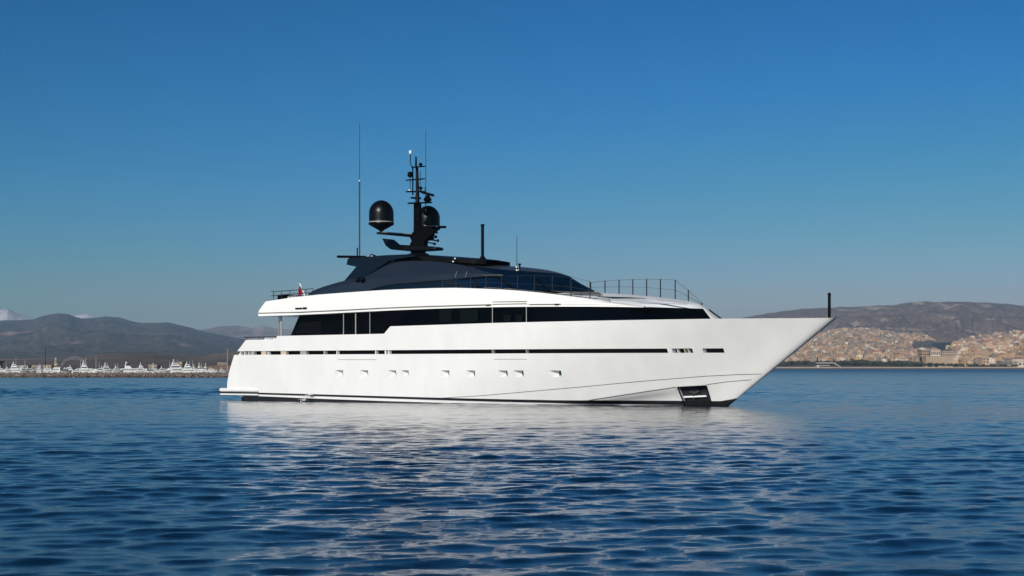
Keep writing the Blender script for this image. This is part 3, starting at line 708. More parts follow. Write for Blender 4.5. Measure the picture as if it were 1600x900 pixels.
# the open sea all round: one ring that stops at the modelled patch
me = MB()
R_ = 12000.0; t_ = math.tan(R(23))
hw_n, hw_f = D[0]*t_+20, D[-1]*t_+20
nearL, nearR, farR, farL = (-hw_n, D[0]), (hw_n, D[0]), (hw_f, D[-1]), (-hw_f, D[-1])
ring = [nearL, nearR, farR, farL]; out = [(-R_, -R_), (R_, -R_), (R_, R_), (-R_, R_)]
V = [(x, y, 0) for x, y in ring] + [(x, y, 0) for x, y in out]
me.add(V, [(0,1,5,4), (1,2,6,5), (2,3,7,6), (3,0,4,7)])
me.build('water', WM, tags={'kind': 'structure'})

# cooling-water splash at the stern quarter
spm = MB(); rr = random.Random(4)
pa = HP(489.5, 618.5, .02); pa_w = P(489.5, 618.5, pa[1])
yrot = Matrix.Translation((O[0], O[1], 0)) @ Matrix.Rotation(-A, 4, 'Z')
for k in range(80):
    t = rr.random(); s = rr.gauss(0, .08+.16*t)
    p = yrot @ Vector(B(pa[0]-.35*t+s, pa[1]+.10+.55*t+rr.gauss(0, .08), .50*(1-t*t)+abs(rr.gauss(0, .05))-.03))
    spm.ball(p, .012+.026*rr.random(), 6)
spm.build('water_splash', mat('white_foam', (.8, .82, .84), .6), tags={'kind': 'stuff', 'label': 'small white splash of cooling water falling by the stern of the yacht', 'category': 'splash'})

# ------------------------------------------------------------------ land
def land_mat(name, c1, c2, c3, s1, s2, thr=.56, bands=True):
    m = bpy.data.materials.new(name); m.use_nodes = True; n = m.node_tree; b = n.nodes['Principled BSDF']
    b.inputs['Roughness'].default_value = .95; b.inputs['Specular IOR Level'].default_value = .1
    tc = n.nodes.new('ShaderNodeTexCoord'); mp = n.nodes.new('ShaderNodeMapping'); mp.inputs['Scale'].default_value = (1, .35, 2.2)
    n.links.new(tc.outputs['Object'], mp.inputs[0])
    t1 = n.nodes.new('ShaderNodeTexNoise'); t1.inputs['Scale'].default_value = s1; t1.inputs['Detail'].default_value = 8; t1.inputs['Roughness'].default_value = .6
    t2 = n.nodes.new('ShaderNodeTexNoise'); t2.inputs['Scale'].default_value = s2; t2.inputs['Detail'].default_value = 6
    for t in (t1, t2): n.links.new(mp.outputs[0], t.inputs[0])
    r1 = n.nodes.new('ShaderNodeValToRGB'); r1.color_ramp.elements[0].position = .38; r1.color_ramp.elements[1].position = .62
    r1.color_ramp.elements[0].color = (*c1, 1); r1.color_ramp.elements[1].color = (*c2, 1)
    r2 = n.nodes.new('ShaderNodeValToRGB'); r2.color_ramp.elements[0].position = thr; r2.color_ramp.elements[1].position = thr+.09
    mx = n.nodes.new('ShaderNodeMixRGB'); mx.inputs[2].default_value = (*c3, 1)
    n.links.new(t1.outputs[0], r1.inputs[0]); n.links.new(t2.outputs[0], r2.inputs[0]); n.links.new(r2.outputs[0], mx.inputs[0])
    n.links.new(r1.outputs[0], mx.inputs[1]); n.links.new(mx.outputs[0], b.inputs['Base Color']); return m
def ridge(name, line, Df, Dr, m, prof=1.3, rough=.10, seed=0, n=360, rows=60, zf=.4, nscale=300.0, x0=None, x1=None):
    """a hill range: its crest line stands at distance Dr, its foot at Df"""
    x0 = line[0][0] if x0 is None else x0; x1 = line[-1][0] if x1 is None else x1
    px = np.linspace(x0, x1, n); cy = np.interp(px, [a[0] for a in line], [a[1] for a in line])
    zr = H + (HOR-cy)*Dr/F
    r_ = np.linspace(0, 1.35, rows)[:, None]; rr_ = np.minimum(r_, 1)
    Y = Df+(Dr-Df)*r_ + 0*px[None, :]; Xc = (px[None, :]-800)/F*Y
    Z = zf + (zr[None, :]-zf)*(rr_**prof) - np.maximum(r_-1, 0)*zr[None, :]*2.2
    nz = np.abs(fbm(Xc/nscale+seed, Y/nscale/1.5+seed*3, 6)-.48)
    nz = .18-nz*1.6
    Z = Z + zr[None, :]*rough*nz*np.sin(np.clip(rr_, 0, 1)*math.pi)**.7*4*1.0
    fine = (fbm(Xc/nscale*6, Y/nscale*4+seed, 4)-.5)*zr[None, :]*.03*rr_
    Z = np.maximum(Z+fine, zf-.0)
    return grid_obj(name, Xc, Y, Z, m)
scrub = land_mat('scrub_slope', (.032,.036,.034), (.105,.085,.07), (.27,.20,.155), .06, .0065, .64)
scrub2 = land_mat('scrub_slope_right', (.100,.070,.055), (.185,.13,.10), (.34,.26,.195), .07, .012, .57)
rocky = land_mat('bare_pinkish_rock', (.12,.09,.075), (.24,.17,.14), (.34,.27,.23), .005, .003, .55)
plain = land_mat('brown_plain', (.07,.055,.042), (.15,.11,.085), (.26,.19,.14), .02, .008, .58)
snow = land_mat('snowy_rock', (.75,.76,.8), (.45,.42,.42), (.14,.12,.12), .006, .004, .56)
ridge('snow_mountain', [(-140,500),(-60,489),(-20,483),(0,483),(12,481.4),(28,489),(40,493),(54,500),(80,515),(100,530)], 7600, 9000, snow, 1.2, .12, 1, nscale=700)
ridge('snow_mountain', [(60,540),(100,510),(112,494.5),(122,490.8),(136,490.3),(146,493.5),(165,505),(200,540)], 7700, 9200, snow, 1.2, .08, 2, nscale=700)
ridge('mountain', [(-200,498),(-40,500),(0,501),(50,499),(62,495),(75,492),(93,489.5),(108,490.5),(118,494.5),(128,497),(150,496),(165,493.8),(185,496),(205,501.5),(222,504.8),(240,504.3),(262,503.3),(290,510),(320,518),(345,523),(372,528),(420,534),(500,542),(650,560),(760,571)], 3000, 6800, scrub, 1.25, .14, 3, n=620, rows=120, nscale=330)
ridge('mountain', [(230,540),(290,518),(310,515),(330,512),(342,508.7),(369,507.8),(385,510),(396,511.5),(403,509.5),(411,507.8),(420,509.5),(430,512),(445,513),(456,512.5),(480,516),(560,530),(700,552),(800,571)], 7200, 9200, rocky, 1.2, .12, 5, nscale=500)
ridge('hill', [(-200,561),(60,560.5),(110,558),(150,554),(190,550.8),(240,550),(270,554),(310,556),(345,551),(380,547),(450,546),(560,556),(640,571)], 1150, 2500, plain, 1.1, .06, 7, zf=.5, nscale=260)
ridge('mountain', [(820,571),(900,548),(1000,530),(1100,510),(1150,499),(1180,494),(1200,489),(1225,484.5),(1250,481.8),(1300,480),(1350,477.5),(1400,476.3),(1420,473),(1440,471),(1480,470),(1520,471),(1560,475),(1600,476.5),(1700,478),(1800,480)], 3600, 6400, scrub2, 1.15, .22, 9, n=640, rows=130, nscale=260)

# near hills under the town, as height functions (photo row of the crest at each column)
townm = land_mat('dry_town_slope', (.10,.085,.065), (.20,.16,.12), (.06,.06,.045), .03, .02, .6)
TL = [(1140,572),(1195,566),(1225,552),(1255,534),(1285,520),(1310,515),(1340,513),(1370,515),(1400,521),(1430,522),(1452,528),(1475,540),(1495,552),(1515,562)]
TR = [(1330,572),(1400,566),(1450,557),(1475,546),(1500,534),(1535,526.5),(1570,521),(1600,518.5),(1650,514),(1720,510),(1800,508)]
def hill_z(line, Df, Dr, px, r_, prof): return 1.6 + (H+(HOR-np.interp(px, [a[0] for a in line], [a[1] for a in line]))*Dr/F-1.6)*r_**prof
ridge('hill', TL, 2200, 4300, townm, 1.1, .0, 11, zf=1.6, nscale=200)
ridge('hill', TR, 1750, 3300, townm, 1.1, .0, 12, zf=1.6, nscale=200)
woodm = land_mat('dark_woodland', (.018,.022,.014), (.04,.042,.026), (.10,.085,.06), .05, .02, .62)
ridge('hill', [(1395,560),(1420,548),(1440,541),(1460,536),(1475,534.5),(1490,536),(1510,541),(1530,552),(1545,562)], 2600, 3800, woodm, 1.1, .0, 13, zf=1.6, nscale=150)
# coastal flat and its sea wall
shore = MB(); shore.box(-500, 1700, 1437, 3200, -1, 1.45); shore.build('coast_ground', townm, tags={'kind': 'structure'})
sand = mat('pale_sea_wall', (.34,.27,.21), .8, var=.15, vscale=.05)
dk = mat('wet_sea_wall_foot', (.05,.045,.04), .7, var=.3, vscale=.1)
sw = bpy.data.objects.new('sea_wall', None); col.objects.link(sw); sw.location = (300, 1432, 0)
sw['label'] = 'long low sandy sea wall along the far shore below the town'; sw['category'] = 'wall'
s1 = MB().box(-900, 1400, 0, 5, .95, 1.75).build('parapet', sand, sw); s2 = MB().box(-900, 1400, -1.2, 5.2, -.6, .948).build('wall_foot', dk, sw)

# ---- houses of the town
HC = [('cream', (.46,.34,.23)), ('white', (.58,.52,.44)), ('sandy', (.34,.24,.15)), ('pinkish', (.38,.24,.175)), ('greyish', (.22,.19,.165)), ('ochre', (.42,.30,.15))]
def house_mat(nm_, c_):
    m = bpy.data.materials.new(nm_+'_plaster'); m.use_nodes = True; n = m.node_tree; b = n.nodes['Principled BSDF']; b.inputs['Roughness'].default_value = .85
    tc = n.nodes.new('ShaderNodeTexCoord'); mp = n.nodes.new('ShaderNodeMapping'); mp.inputs['Rotation'].default_value = (R(90), 0, 0)
    br = n.nodes.new('ShaderNodeTexBrick'); br.offset = 0; br.inputs['Scale'].default_value = 1; br.inputs['Brick Width'].default_value = 2.6; br.inputs['Row Height'].default_value = 2.9
    br.inputs['Mortar Size'].default_value = .85; br.inputs['Mortar Smooth'].default_value = 0
    n.links.new(tc.outputs['Object'], mp.inputs[0]); n.links.new(mp.outputs[0], br.inputs[0])
    dkc = tuple(x*.32 for x in c_)
    br.inputs['Color1'].default_value = (*dkc, 1); br.inputs['Color2'].default_value = (*tuple(x*.7 for x in c_), 1); br.inputs['Mortar'].default_value = (*c_, 1)
    n.links.new(br.outputs[0], b.inputs['Base Color']); return m
HC = [(n_, (c_[0]*1.06, c_[1]*.98, c_[2]*.92)) for n_, c_ in HC]
HM = {nm_: house_mat(nm_, c_) for nm_, c_ in HC}
roofm = mat('flat_roof_concrete', (.30,.27,.24), .9); tilem = mat('red_tile_roof', (.32,.12,.07), .8)
def house_mesh(kind, cm):
    b = MB()
    rm = roofm
    if kind == 0: b.box(-.5, .5, -.5, .5, -.4, 1).box(-.2, .15, -.1, .3, 1, 1.22).box(-.52, .52, -.52, -.48, 1.0, 1.05)
    elif kind == 1: b.box(-.5, .5, -.5, .5, -.4, .72).box(-.5, .2, -.3, .5, .72, 1)
    elif kind == 2: b.box(-.5, .5, -.5, .5, -.4, .8).add([(-.55,-.55,.8),(.55,-.55,.8),(.55,.55,.8),(-.55,.55,.8),(-.2,0,1.05),(.2,0,1.05)], [(0,1,5,4),(1,2,5),(2,3,4,5),(3,0,4),(0,3,2,1)]); rm = tilem
    else: b.box(-.5, -.02, -.5, .5, -.4, 1).box(.0, .5, -.4, .5, -.4, .8).box(-.3, -.2, 0, .1, 1, 1.3)
    o = b.build('tmp', HM[cm]); me_ = o.data; me_.materials.append(rm)
    for p in me_.polygons:
        if p.normal.z > .3: p.material_index = 1
    bpy.data.objects.remove(o); return me_
HMESH = {}
def hmesh(k, cm, w_, h_, d_):
    key = (k, cm, round(w_*2)/2, round(h_*2)/2, round(d_))
    if key not in HMESH:
        base_ = HMESH.setdefault((k, cm), None) or house_mesh(k, cm); HMESH[(k, cm)] = base_
        m_ = base_.copy(); n = len(m_.vertices); a = np.zeros(n*3); m_.vertices.foreach_get('co', a); a = a.reshape(-1, 3)*[key[2], key[4], key[3]]
        m_.vertices.foreach_set('co', a.ravel()); m_.update(); m_.name = 'house'; HMESH[key] = m_
    return HMESH[key]
cand = []
rh = random.Random(21)
def town(line, Df, Dr, xa, xb, ndx, rows_, sz, tag_, r0=.08, r1=1.0, prof=1.1, keep=.9, skip=None):
    for i in range(rows_):
        r_ = lerp(r0, r1, (i+.5)/rows_)
        Yc = Df+(Dr-Df)*r_; stepx = ndx*Yc/F*1.0
        px = xa + rh.random()*ndx
        while px < xb:
            rj = clamp(r_+rh.uniform(-.4, .4)/rows_, 0.02, 1.0); Yp = Df+(Dr-Df)*rj; xj = px+rh.uniform(-.3, .3)*ndx
            z = float(hill_z(line, Df, Dr, xj, rj, prof)); s = sz*rh.uniform(.7, 1.35)
            wd = s*rh.uniform(.8, 1.5); ht_ = s*rh.uniform(.55, 1.05)
            py = HOR-(z-H)*F/Yp
            if rh.random() < keep and not (skip and skip(xj, py)):
                cand.append(((xj-800)/F*Yp, Yp, z, max(2.4, wd), max(2.2, ht_), max(2.4, s), tag_, xj, py))
            px += ndx*rh.uniform(.75, 1.3)
town(TL, 2200, 4300, 1200, 1470, 4.3, 34, 5.2, 'L', r0=.10, r1=.98, keep=.9, skip=lambda x, y: (y > 566) or (x > 1425 and 533 < y < 548 and x < 1500) or (abs(x-1326) < 5 and abs(y-531) < 3))
town(TR, 1750, 3300, 1405, 1640, 6.2, 25, 5.8, 'R', r0=.06, r1=.98, keep=.93, skip=lambda x, y: (y > 572) or (1438 < x < 1492 and y > 545) or (x < 1475 and y < 548))
# colour, order and build: the 300 that show largest are individuals
cand.sort(key=lambda q: -(q[3]*q[4]/q[1]**2))
GL = {'L': 'houses crowding the left hillside of the far town', 'R': 'houses crowding the right hillside of the far town'}
rest = {}
for i, q in enumerate(cand):
    xw, yw, z, wd, ht_, dp, tg, px_, py_ = q
    kk = rh.choices([0, 1, 2, 3], [5, 3, 1, 2])[0]
    wts = [4, 1.2, 4, 3, 5, 1] if tg == 'L' else [4, 4, 3, 2, 4, 1]
    cm = rh.choices([c_[0] for c_ in HC], wts)[0]
    me_ = hmesh(kk, cm, wd, ht_, dp)
    rz = rh.uniform(-.5, .5)
    if i < 285:
        o = bpy.data.objects.new('house', me_); col.objects.link(o); o.location = (xw, yw, z); o.rotation_euler = (0, 0, rz)
        side = 'left' if tg == 'L' else 'right'
        o['category'] = 'house'; o['group'] = GL[tg]
        shp = {0: 'flat-roofed block', 1: 'stepped block', 2: 'red-roofed house', 3: 'split-level block'}[kk]
        o['label'] = 'small %s %s among the packed houses of the %s hillside' % (cm, shp, side)
    else:
        rest.setdefault(cm, []).append((me_, xw, yw, z, rz))
V = []; Fc = []; MI = []; mats = []
for cm, lst in rest.items():
    mi = len(mats); mats.append(HM[cm])
    for me_, xw, yw, z, rz in lst:
        k = len(V); c_, s_ = math.cos(rz), math.sin(rz)
        V += [(xw+v_.co.x*c_-v_.co.y*s_, yw+v_.co.x*s_+v_.co.y*c_, z+v_.co.z) for v_ in me_.vertices]
        for p in me_.polygons: Fc.append(tuple(a+k for a in p.vertices)); MI.append(mi if p.material_index == 0 else 99)
me_ = bpy.data.meshes.new('hillside_houses'); me_.from_pydata(V, [], Fc); [me_.materials.append(x) for x in mats]; me_.materials.append(roofm)
me_.polygons.foreach_set('material_index', [len(mats) if a == 99 else a for a in MI]); me_.update()
o = bpy.data.objects.new('distant_houses', me_); col.objects.link(o); o['kind'] = 'stuff'; o['label'] = 'mass of tiny pale houses filling the hillsides above the far shore'; o['category'] = 'houses'
print('HOUSES', len(cand))

def at(px, py, D_): return ((px-800)/F*D_, D_, H+(HOR-py)*D_/F)
def thing(name, label, cat, loc, group=None):
    o = bpy.data.objects.new(name, None); col.objects.link(o); o.location = loc; o['label'] = label; o['category'] = cat
    if group: o['group'] = group
    return o
wmute = mat('muted_window_glass', (.10,.11,.11), .3)  # mid grey panes, low contrast against the walls
def far_block(x0, x1, y0, y1, D_, m, name, label, cat, dpth=14, wins=0, wrows=0, wm=wmute, group=None, roof_m=None):
    a = at(x0, y1, D_); b = at(x1, y0, D_); cx = (a[0]+b[0])/2
    t = thing(name, label, cat, (cx, D_, a[2]), group); hw = (b[0]-a[0])/2; hh = b[2]-a[2]
    MB().box(-hw, hw, 0, dpth, -1.5, hh).build('wall', m, t)
    MB().box(-hw-.2, hw+.2, -.2, dpth+.2, hh, hh+.4).build('roof', roof_m or roofm, t)
    for i in range(wins):
        for j in range(wrows):
            xw = lerp(-hw, hw, (i+.5)/wins); zw = hh*(j+.5)/wrows; ww = hw/wins*.62; hw_ = hh/wrows*.28
            MB().box(xw-ww, xw+ww, -.06, .02, zw-hw_, zw+hw_).build('window', wm, t)
    return t
far_block(1447, 1489, 557, 571.5, 1640, mat('tan_plaster', (.38,.28,.19), .85, var=.1, vscale=.1), 'warehouse', 'broad tan blank-walled building near the shore below the white apartment row', 'warehouse')
far_block(1440, 1452, 547, 556, 1780, HM['sandy'], 'apartment_block', 'sandy apartment block at the left end of the row above the tan building', 'building', wins=3, wrows=2)
far_block(1454.5, 1470, 547.5, 556, 1780, HM['white'], 'apartment_block', 'white apartment block with dark upright window strips above the tan building', 'building', wins=5, wrows=1)
far_block(1472, 1494, 549, 556.5, 1780, HM['cream'], 'apartment_block', 'long pale apartment block at the right end of the row above the tan building', 'building', wins=5, wrows=2)
far_block(1537, 1543.5, 531, 537, 2700, mat('orange_plaster', (.55,.17,.08), .8), 'house', 'bright orange-red house on the right hillside', 'house', wins=2, wrows=1)
far_block(1503, 1512, 563, 570, 1560, HM['ochre'], 'house', 'pale yellow house by the shore right of the tan building', 'house', wins=2, wrows=2)
far_block(1535, 1546, 559.5, 568, 1600, HM['cream'], 'house', 'cream house with gable end standing near the right shore', 'house', wins=2, wrows=2)
far_block(1564, 1581, 564.5, 570, 1520, HM['greyish'], 'apartment_block', 'wide grey building with dark window bands at the right shore', 'building', wins=3, wrows=2)
far_block(1590, 1612, 566, 572, 1520, HM['white'], 'apartment_block', 'white low building at the right edge of the shore', 'building', wins=3, wrows=1)
far_block(1406, 1425, 563.5, 569.5, 1560, mat('dark_shed', (.07,.06,.055), .8), 'shed', 'long dark shed behind the sea wall left of the tan building', 'shed')
far_block(1425, 1441, 559, 566, 1800, HM['sandy'], 'house', 'sandy low house left of the tan building behind the dark shed', 'house', wins=2, wrows=2)
# open-sided club house
t = thing('shore_pavilion', 'low white open-decked pavilion with a slanting ramp among shore trees', 'pavilion', at(1276.5, 573.5, 1500))
wdt = 24*1500/F; wm_ = mat('pavilion_white', (.42,.40,.36), .7)
MB().box(0, wdt+3, 0, 8, 3.0, 3.7).build('roof', wm_, t); MB().box(0, wdt-2, 0, 8, 1.2, 1.7).build('deck', wm_, t)
MB().box(.0, 2.0, 0, 7, -.2, 1.2).build('base', wm_, t); MB().box(.5, wdt, 2, 7, 1.7, 3.0).build('glass_front', 'glass', t)
MB().add([(wdt+1, 0, 3.7), (wdt+7, 0, .6), (wdt+7, 0, 0), (wdt+1, 0, 3.0), (wdt+1, 2, 3.7), (wdt+7, 2, .6), (wdt+7, 2, 0), (wdt+1, 2, 3.0)], [(0,1,2,3), (7,6,5,4), (0,4,5,1), (3,2,6,7), (0,3,7,4), (1,5,6,2)]).build('ramp', wm_, t)
# scattered trees between the houses
def town_trees():
    tt = MB(); r2 = random.Random(12)
    for q in r2.sample(cand, 330):
        blob(tt, (q[0]+r2.uniform(-4, 4), q[1]-r2.uniform(3, 8), q[2]+1.2), r2.uniform(1.6, 3.4), 9, r2)
    tt.build('town_trees', leaf, tags={'kind': 'stuff', 'label': 'dark scattered trees growing between the houses of the far hillside town', 'category': 'trees'})
# long belt of shore trees (reads as one mass)
tb = MB(); rt = random.Random(5); leaf = mat('dark_tree_foliage', (.030,.036,.022), .9, var=.5, vscale=.15)
def blob(mb, c_, r_, n=26, rr_=rt):
    for k in range(n):
        th = rr_.uniform(0, 6.283); ph = math.acos(rr_.uniform(-.4, 1)); q = r_*rr_.uniform(.5, 1.0)
        p = Vector((c_[0]+q*math.sin(ph)*math.cos(th), c_[1]+q*math.sin(ph)*math.sin(th), c_[2]+q*.75*math.cos(ph)))
        s = r_*rr_.uniform(.22, .45); a = Vector((rr_.gauss(0, 1), rr_.gauss(0, 1), rr_.gauss(0, 1))).normalized(); b = a.orthogonal().normalized(); c2_ = a.cross(b)
        mb.add([p+b*s, p+c2_*s, p-b*s*.8, p-c2_*s*.9, p+a*s*.7, p-a*s*.7], [(0,1,4), (1,2,4), (2,3,4), (3,0,4), (1,0,5), (2,1,5), (3,2,5), (0,3,5)])
town_trees()
for k in range(560):
    px_ = rt.uniform(1205, 1620) if k < 470 else rt.uniform(1330, 1450); D_ = rt.uniform(1475, 1660)
    top = interp([(1205,568),(1240,563.5),(1330,563),(1345,562),(1370,565),(1400,564),(1440,566),(1490,568),(1620,570)], px_)
    hgt = (HOR-top)*D_/F*rt.uniform(.55, 1.0)+1.2
    if 1272 < px_ < 1318 and D_ < 1520: continue
    if px_ > 1440 and rt.random() < .55: continue
    p = ((px_-800)/F*D_, D_, 1.4+hgt*.55); blob(tb, p, hgt*.55, 20)
tb.build('shore_woodland', leaf, tags={'kind': 'stuff', 'label': 'dark belt of trees behind the sea wall on the far shore', 'category': 'trees'})

# ------------------------------------------------------------------ marina on the left
bw = bpy.data.objects.new('breakwater', None); col.objects.link(bw); bw.location = (-120, 374, 0)
bw['label'] = 'long rubble stone breakwater in front of the moored white boats'; bw['category'] = 'breakwater'
rk = MB(); rb = random.Random(9)
n_core = MB(); n_core.add([(-120, 0.3, -.5), (95, 0.3, -.5), (95, 1.4, .85), (-120, 1.4, .85), (95, 5, .85), (-120, 5, .85), (95, 6, -.5), (-120, 6, -.5)], [(0,1,2,3), (3,2,4,5), (5,4,6,7), (0,3,5,7), (1,6,4,2)])
n_core.build('rubble_core', mat('rubble_dark', (.10,.085,.07), .95), bw)
cube = [(-1,-1,-1),(1,-1,-1),(1,1,-1),(-1,1,-1),(-1,-1,1),(1,-1,1),(1,1,1),(-1,1,1)]; cf = [(0,3,2,1),(4,5,6,7),(0,1,5,4),(1,2,6,5),(2,3,7,6),(3,0,4,7)]
rkd = MB()
for k in range(9000):
    x = rb.uniform(-120, 95); t = rb.random(); y = lerp(-.5, 1.8, t); z = lerp(-.15, .98, t) + rb.uniform(-.06, .08); s = rb.uniform(.07, .20)*(1.1-.3*t)
    m_ = Matrix.Rotation(rb.uniform(0, 3), 3, 'Z') @ Matrix.Rotation(rb.uniform(0, 3), 3, 'X')
    v_ = [Vector((x, y, z)) + (m_ @ Vector((a[0]*s*rb.uniform(.7, 1.3), a[1]*s*rb.uniform(.7, 1.2), a[2]*s*rb.uniform(.6, 1)))) for a in cube]
    (rk if (t > .34 or rb.random() < .3) else rkd).add(v_, cf)
o = rk.build('armour_stones', mat('brown_rubble', (.17,.135,.115), .9, var=.45, vscale=1.1), bw); o['kind'] = 'stuff'  # lighter brown stones, mostly on the upper slope
o = rkd.build('wet_stones', mat('wet_rubble', (.07,.06,.05), .6, var=.4, vscale=1.1), bw); o['kind'] = 'stuff'
quay = MB().box(-260, 40, 520, 1160, -1, .25).build('marina_quay', mat('quay_concrete', (.22,.19,.16), .9), tags={'kind': 'structure'})

bwht = mat('boat_white', (.60,.61,.60), .4); bgl = mat('boat_window', (.02,.03,.04), .15); bblue = mat('boat_canvas_blue', (.05,.12,.18), .7); btan = mat('boat_tan', (.5,.42,.30), .6)
def boat(px, wpx, hpx, D_, kind, label, mastpx=0, heading=1, cab=bwht):
    """moored boat seen side-on: px centre column, wpx long, hpx from water to roof, in photo pixels at distance D_"""
    s = D_/F; L = wpx*s; Ht = hpx*s; t = thing('moored_boat', label, 'boat', ((px-800)*s, D_, .25), 'boats moored behind the breakwater')
    t.rotation_euler = (0, 0, (0 if heading > 0 else math.pi) + random.Random(int(px*7)).uniform(-.75, .75))
    W = L*.26; fb = Ht*.36
    # hull with sharp bow
    st = [(-.5, .9, 1.0, .05), (-.2, 1, .98, 0), (.15, .95, 1.02, 0), (.38, .55, 1.12, .03), (.5, .02, 1.25, .1)]
    V = []; Fc = []
    for a, b_, c_, d in st: V += [(a*L, b_*W/2, c_*fb), (a*L*.96, b_*W/2*.7, -.3), (a*L*.96, -b_*W/2*.7, -.3), (a*L, -b_*W/2, c_*fb)]
    for i in range(4):
        for k in range(4): Fc.append((i*4+k, i*4+(k+1) % 4, (i+1)*4+(k+1) % 4, (i+1)*4+k))
    Fc += [(0,1,2,3), (19,18,17,16)]
    newobj('hull', V, Fc, bwht, t)
    MB().box(-L*.42, L*.32, -W*.505, W*.505, fb*.62, fb*.74).build('side_window', bgl, t)
    def cabin(x0, x1, z0, z1, wv, m, nm='cabin'):
        sl = (z1-z0)*.9
        V = [(x0, -wv, z0), (x1, -wv, z0), (x1, wv, z0), (x0, wv, z0), (x0+sl*.2, -wv*.85, z1), (x1-sl, -wv*.85, z1), (x1-sl, wv*.85, z1), (x0+sl*.2, wv*.85, z1)]
        return newobj(nm, V, cf, m, t)
    if kind in ('cruiser', 'yacht'):
        cb = cabin(-L*.36, L*.26, fb*.98, fb*1.75, W*.40, cab)
        MB().box(-L*.30, L*.13, -W*.41, W*.41, fb*1.22, fb*1.52).build('window', bgl, cb)
        if kind == 'yacht':
            fb2 = cabin(-L*.30, L*.10, fb*1.75, fb*2.35, W*.33, cab, 'flybridge')
            MB().box(-L*.22, L*.0, -W*.34, W*.34, fb*1.92, fb*2.15).build('window', bgl, fb2)
        z = fb*(2.35 if kind == 'yacht' else 1.75)
        ar_ = MB(); ar_.tube([(-L*.24, -W*.3, z-.1), (-L*.17, -W*.22, z+fb*.5), (-L*.17, W*.22, z+fb*.5), (-L*.24, W*.3, z-.1)], L*.014+.04, 6).tube([(-L*.18, 0, z+fb*.4), (-L*.2, 0, z+fb*.9)], .05, 5)
        ar_.build('radar_arch', bwht, t)
        MB().ball((-L*.18, 0, z+fb*.62), fb*.17, 8).build('radome', bwht, t)
    elif kind == 'sail':
        cabin(-L*.25, L*.15, fb, fb*1.3, W*.3, bwht)
    else:  # tall wheelhouse
        cb = cabin(-L*.3, L*.1, fb, Ht*.95, W*.42, cab); MB().box(-L*.22, -L*.02, -W*.43, W*.43, Ht*.6, Ht*.8).build('window', bgl, cb)
    if mastpx:
        MB().tube([(0, 0, fb), (0, 0, mastpx*s)], max(.05, .32*s), 6, .03).build('mast', bwht, t)
BO = [
 (3, 15, 12, 560, 'cruiser', 'white cruiser cut by the left edge of the marina', 0, 1),
 (12, 13, 9, 545, 'cruiser', 'small white cabin boat second from the left end of the marina', 0, -1),
 (25, 22, 15, 600, 'yacht', 'white yacht under a tall white mast near the left end of the marina', 24, 1),
 (38, 16, 11, 550, 'cruiser', 'white cabin boat with round stern just right of the first mast', 0, 1),
 (47, 20, 12, 555, 'cruiser', 'white cruiser lying left of the dark pole', 0, 1),
 (60, 20, 12, 560, 'yacht', 'white flybridge boat directly left of the dark pole', 0, -1),
 (77, 22, 12, 570, 'cruiser', 'white cruiser directly right of the dark pole', 0, 1),
 (89, 16, 20, 600, 'yacht', 'tall white yacht with slanting radar arch left of the lattice arch', 0, 1),
 (104, 17, 10, 548, 'cruiser', 'white boat with dark windows under the left foot of the lattice arch', 0, 1),
 (118, 13, 8, 552, 'cruiser', 'low white boat under the middle of the lattice arch', 0, -1),
 (134, 20, 17, 580, 'yacht', 'white yacht with twin domes and tall mast right of the lattice arch', 24, 1),
 (150, 14, 13, 570, 'sail', 'white sailing boat with a thin tall mast right of the twin-domed yacht', 24, 1),
 (155, 18, 11, 565, 'cruiser', 'white cruiser with a short mast beside the sailing boat', 18, -1),
 (168, 20, 14, 590, 'yacht', 'greenish-white yacht with pointed mast left of the square tower boat', 17, 1),
 (184, 18, 12, 575, 'cruiser', 'white cruiser with stub mast left of the square tower boat', 15, 1),
 (204, 30, 18, 600, 'tall', 'long white motor vessel with square tower amid the marina', 0, 1),
 (218, 16, 11, 560, 'cruiser', 'white boat beneath the square tower boat bow', 0, -1),
 (237, 15, 9, 552, 'cruiser', 'small dark-windowed boat in front of the tan quay building', 0, 1),
 (256, 20, 11, 560, 'cruiser', 'white cruiser left of the biggest yacht in the marina', 0, 1),
 (265, 10, 16, 570, 'sail', 'slim white boat with white upright mast by the biggest yacht', 18, 1),
 (277, 30, 18, 610, 'yacht', 'biggest white yacht in the marina with stacked decks and mast', 21, 1),
 (296, 24, 15, 590, 'yacht', 'white yacht with swept mast right of the biggest marina yacht', 18, 1),
 (313, 12, 14, 575, 'yacht', 'white boat with raised radar arch near the brown bank', 0, 1),
 (319, 11, 13, 570, 'yacht', 'last tall white boat before the brown bank', 0, -1),
 (331, 14, 7, 555, 'cruiser', 'low white boat moored under the brown bank', 0, 1),
 (348, 12, 9, 560, 'cruiser', 'white boat nearest the big yacht stern at the end of the marina', 0, 1),
]
for px_, wp, hp, D_, kd, lb, mp_, hd in BO: boat(px_, wp, hp, D_, kd, lb, mp_, hd, btan if px_ in (89,) else bblue if px_ in (104, 237) else bwht)
rbt = random.Random(77)
for k in range(18):
    x_ = 6 + k*19.3 + rbt.uniform(-6, 6)
    boat(x_, rbt.uniform(9, 17), rbt.uniform(8, 13), rbt.uniform(610, 690), rbt.choice(['cruiser', 'sail', 'yacht']), 'small white boat half hidden in the crowded back row of the marina', rbt.choice([0, 0, 14, 19]), rbt.choice([1, -1]))
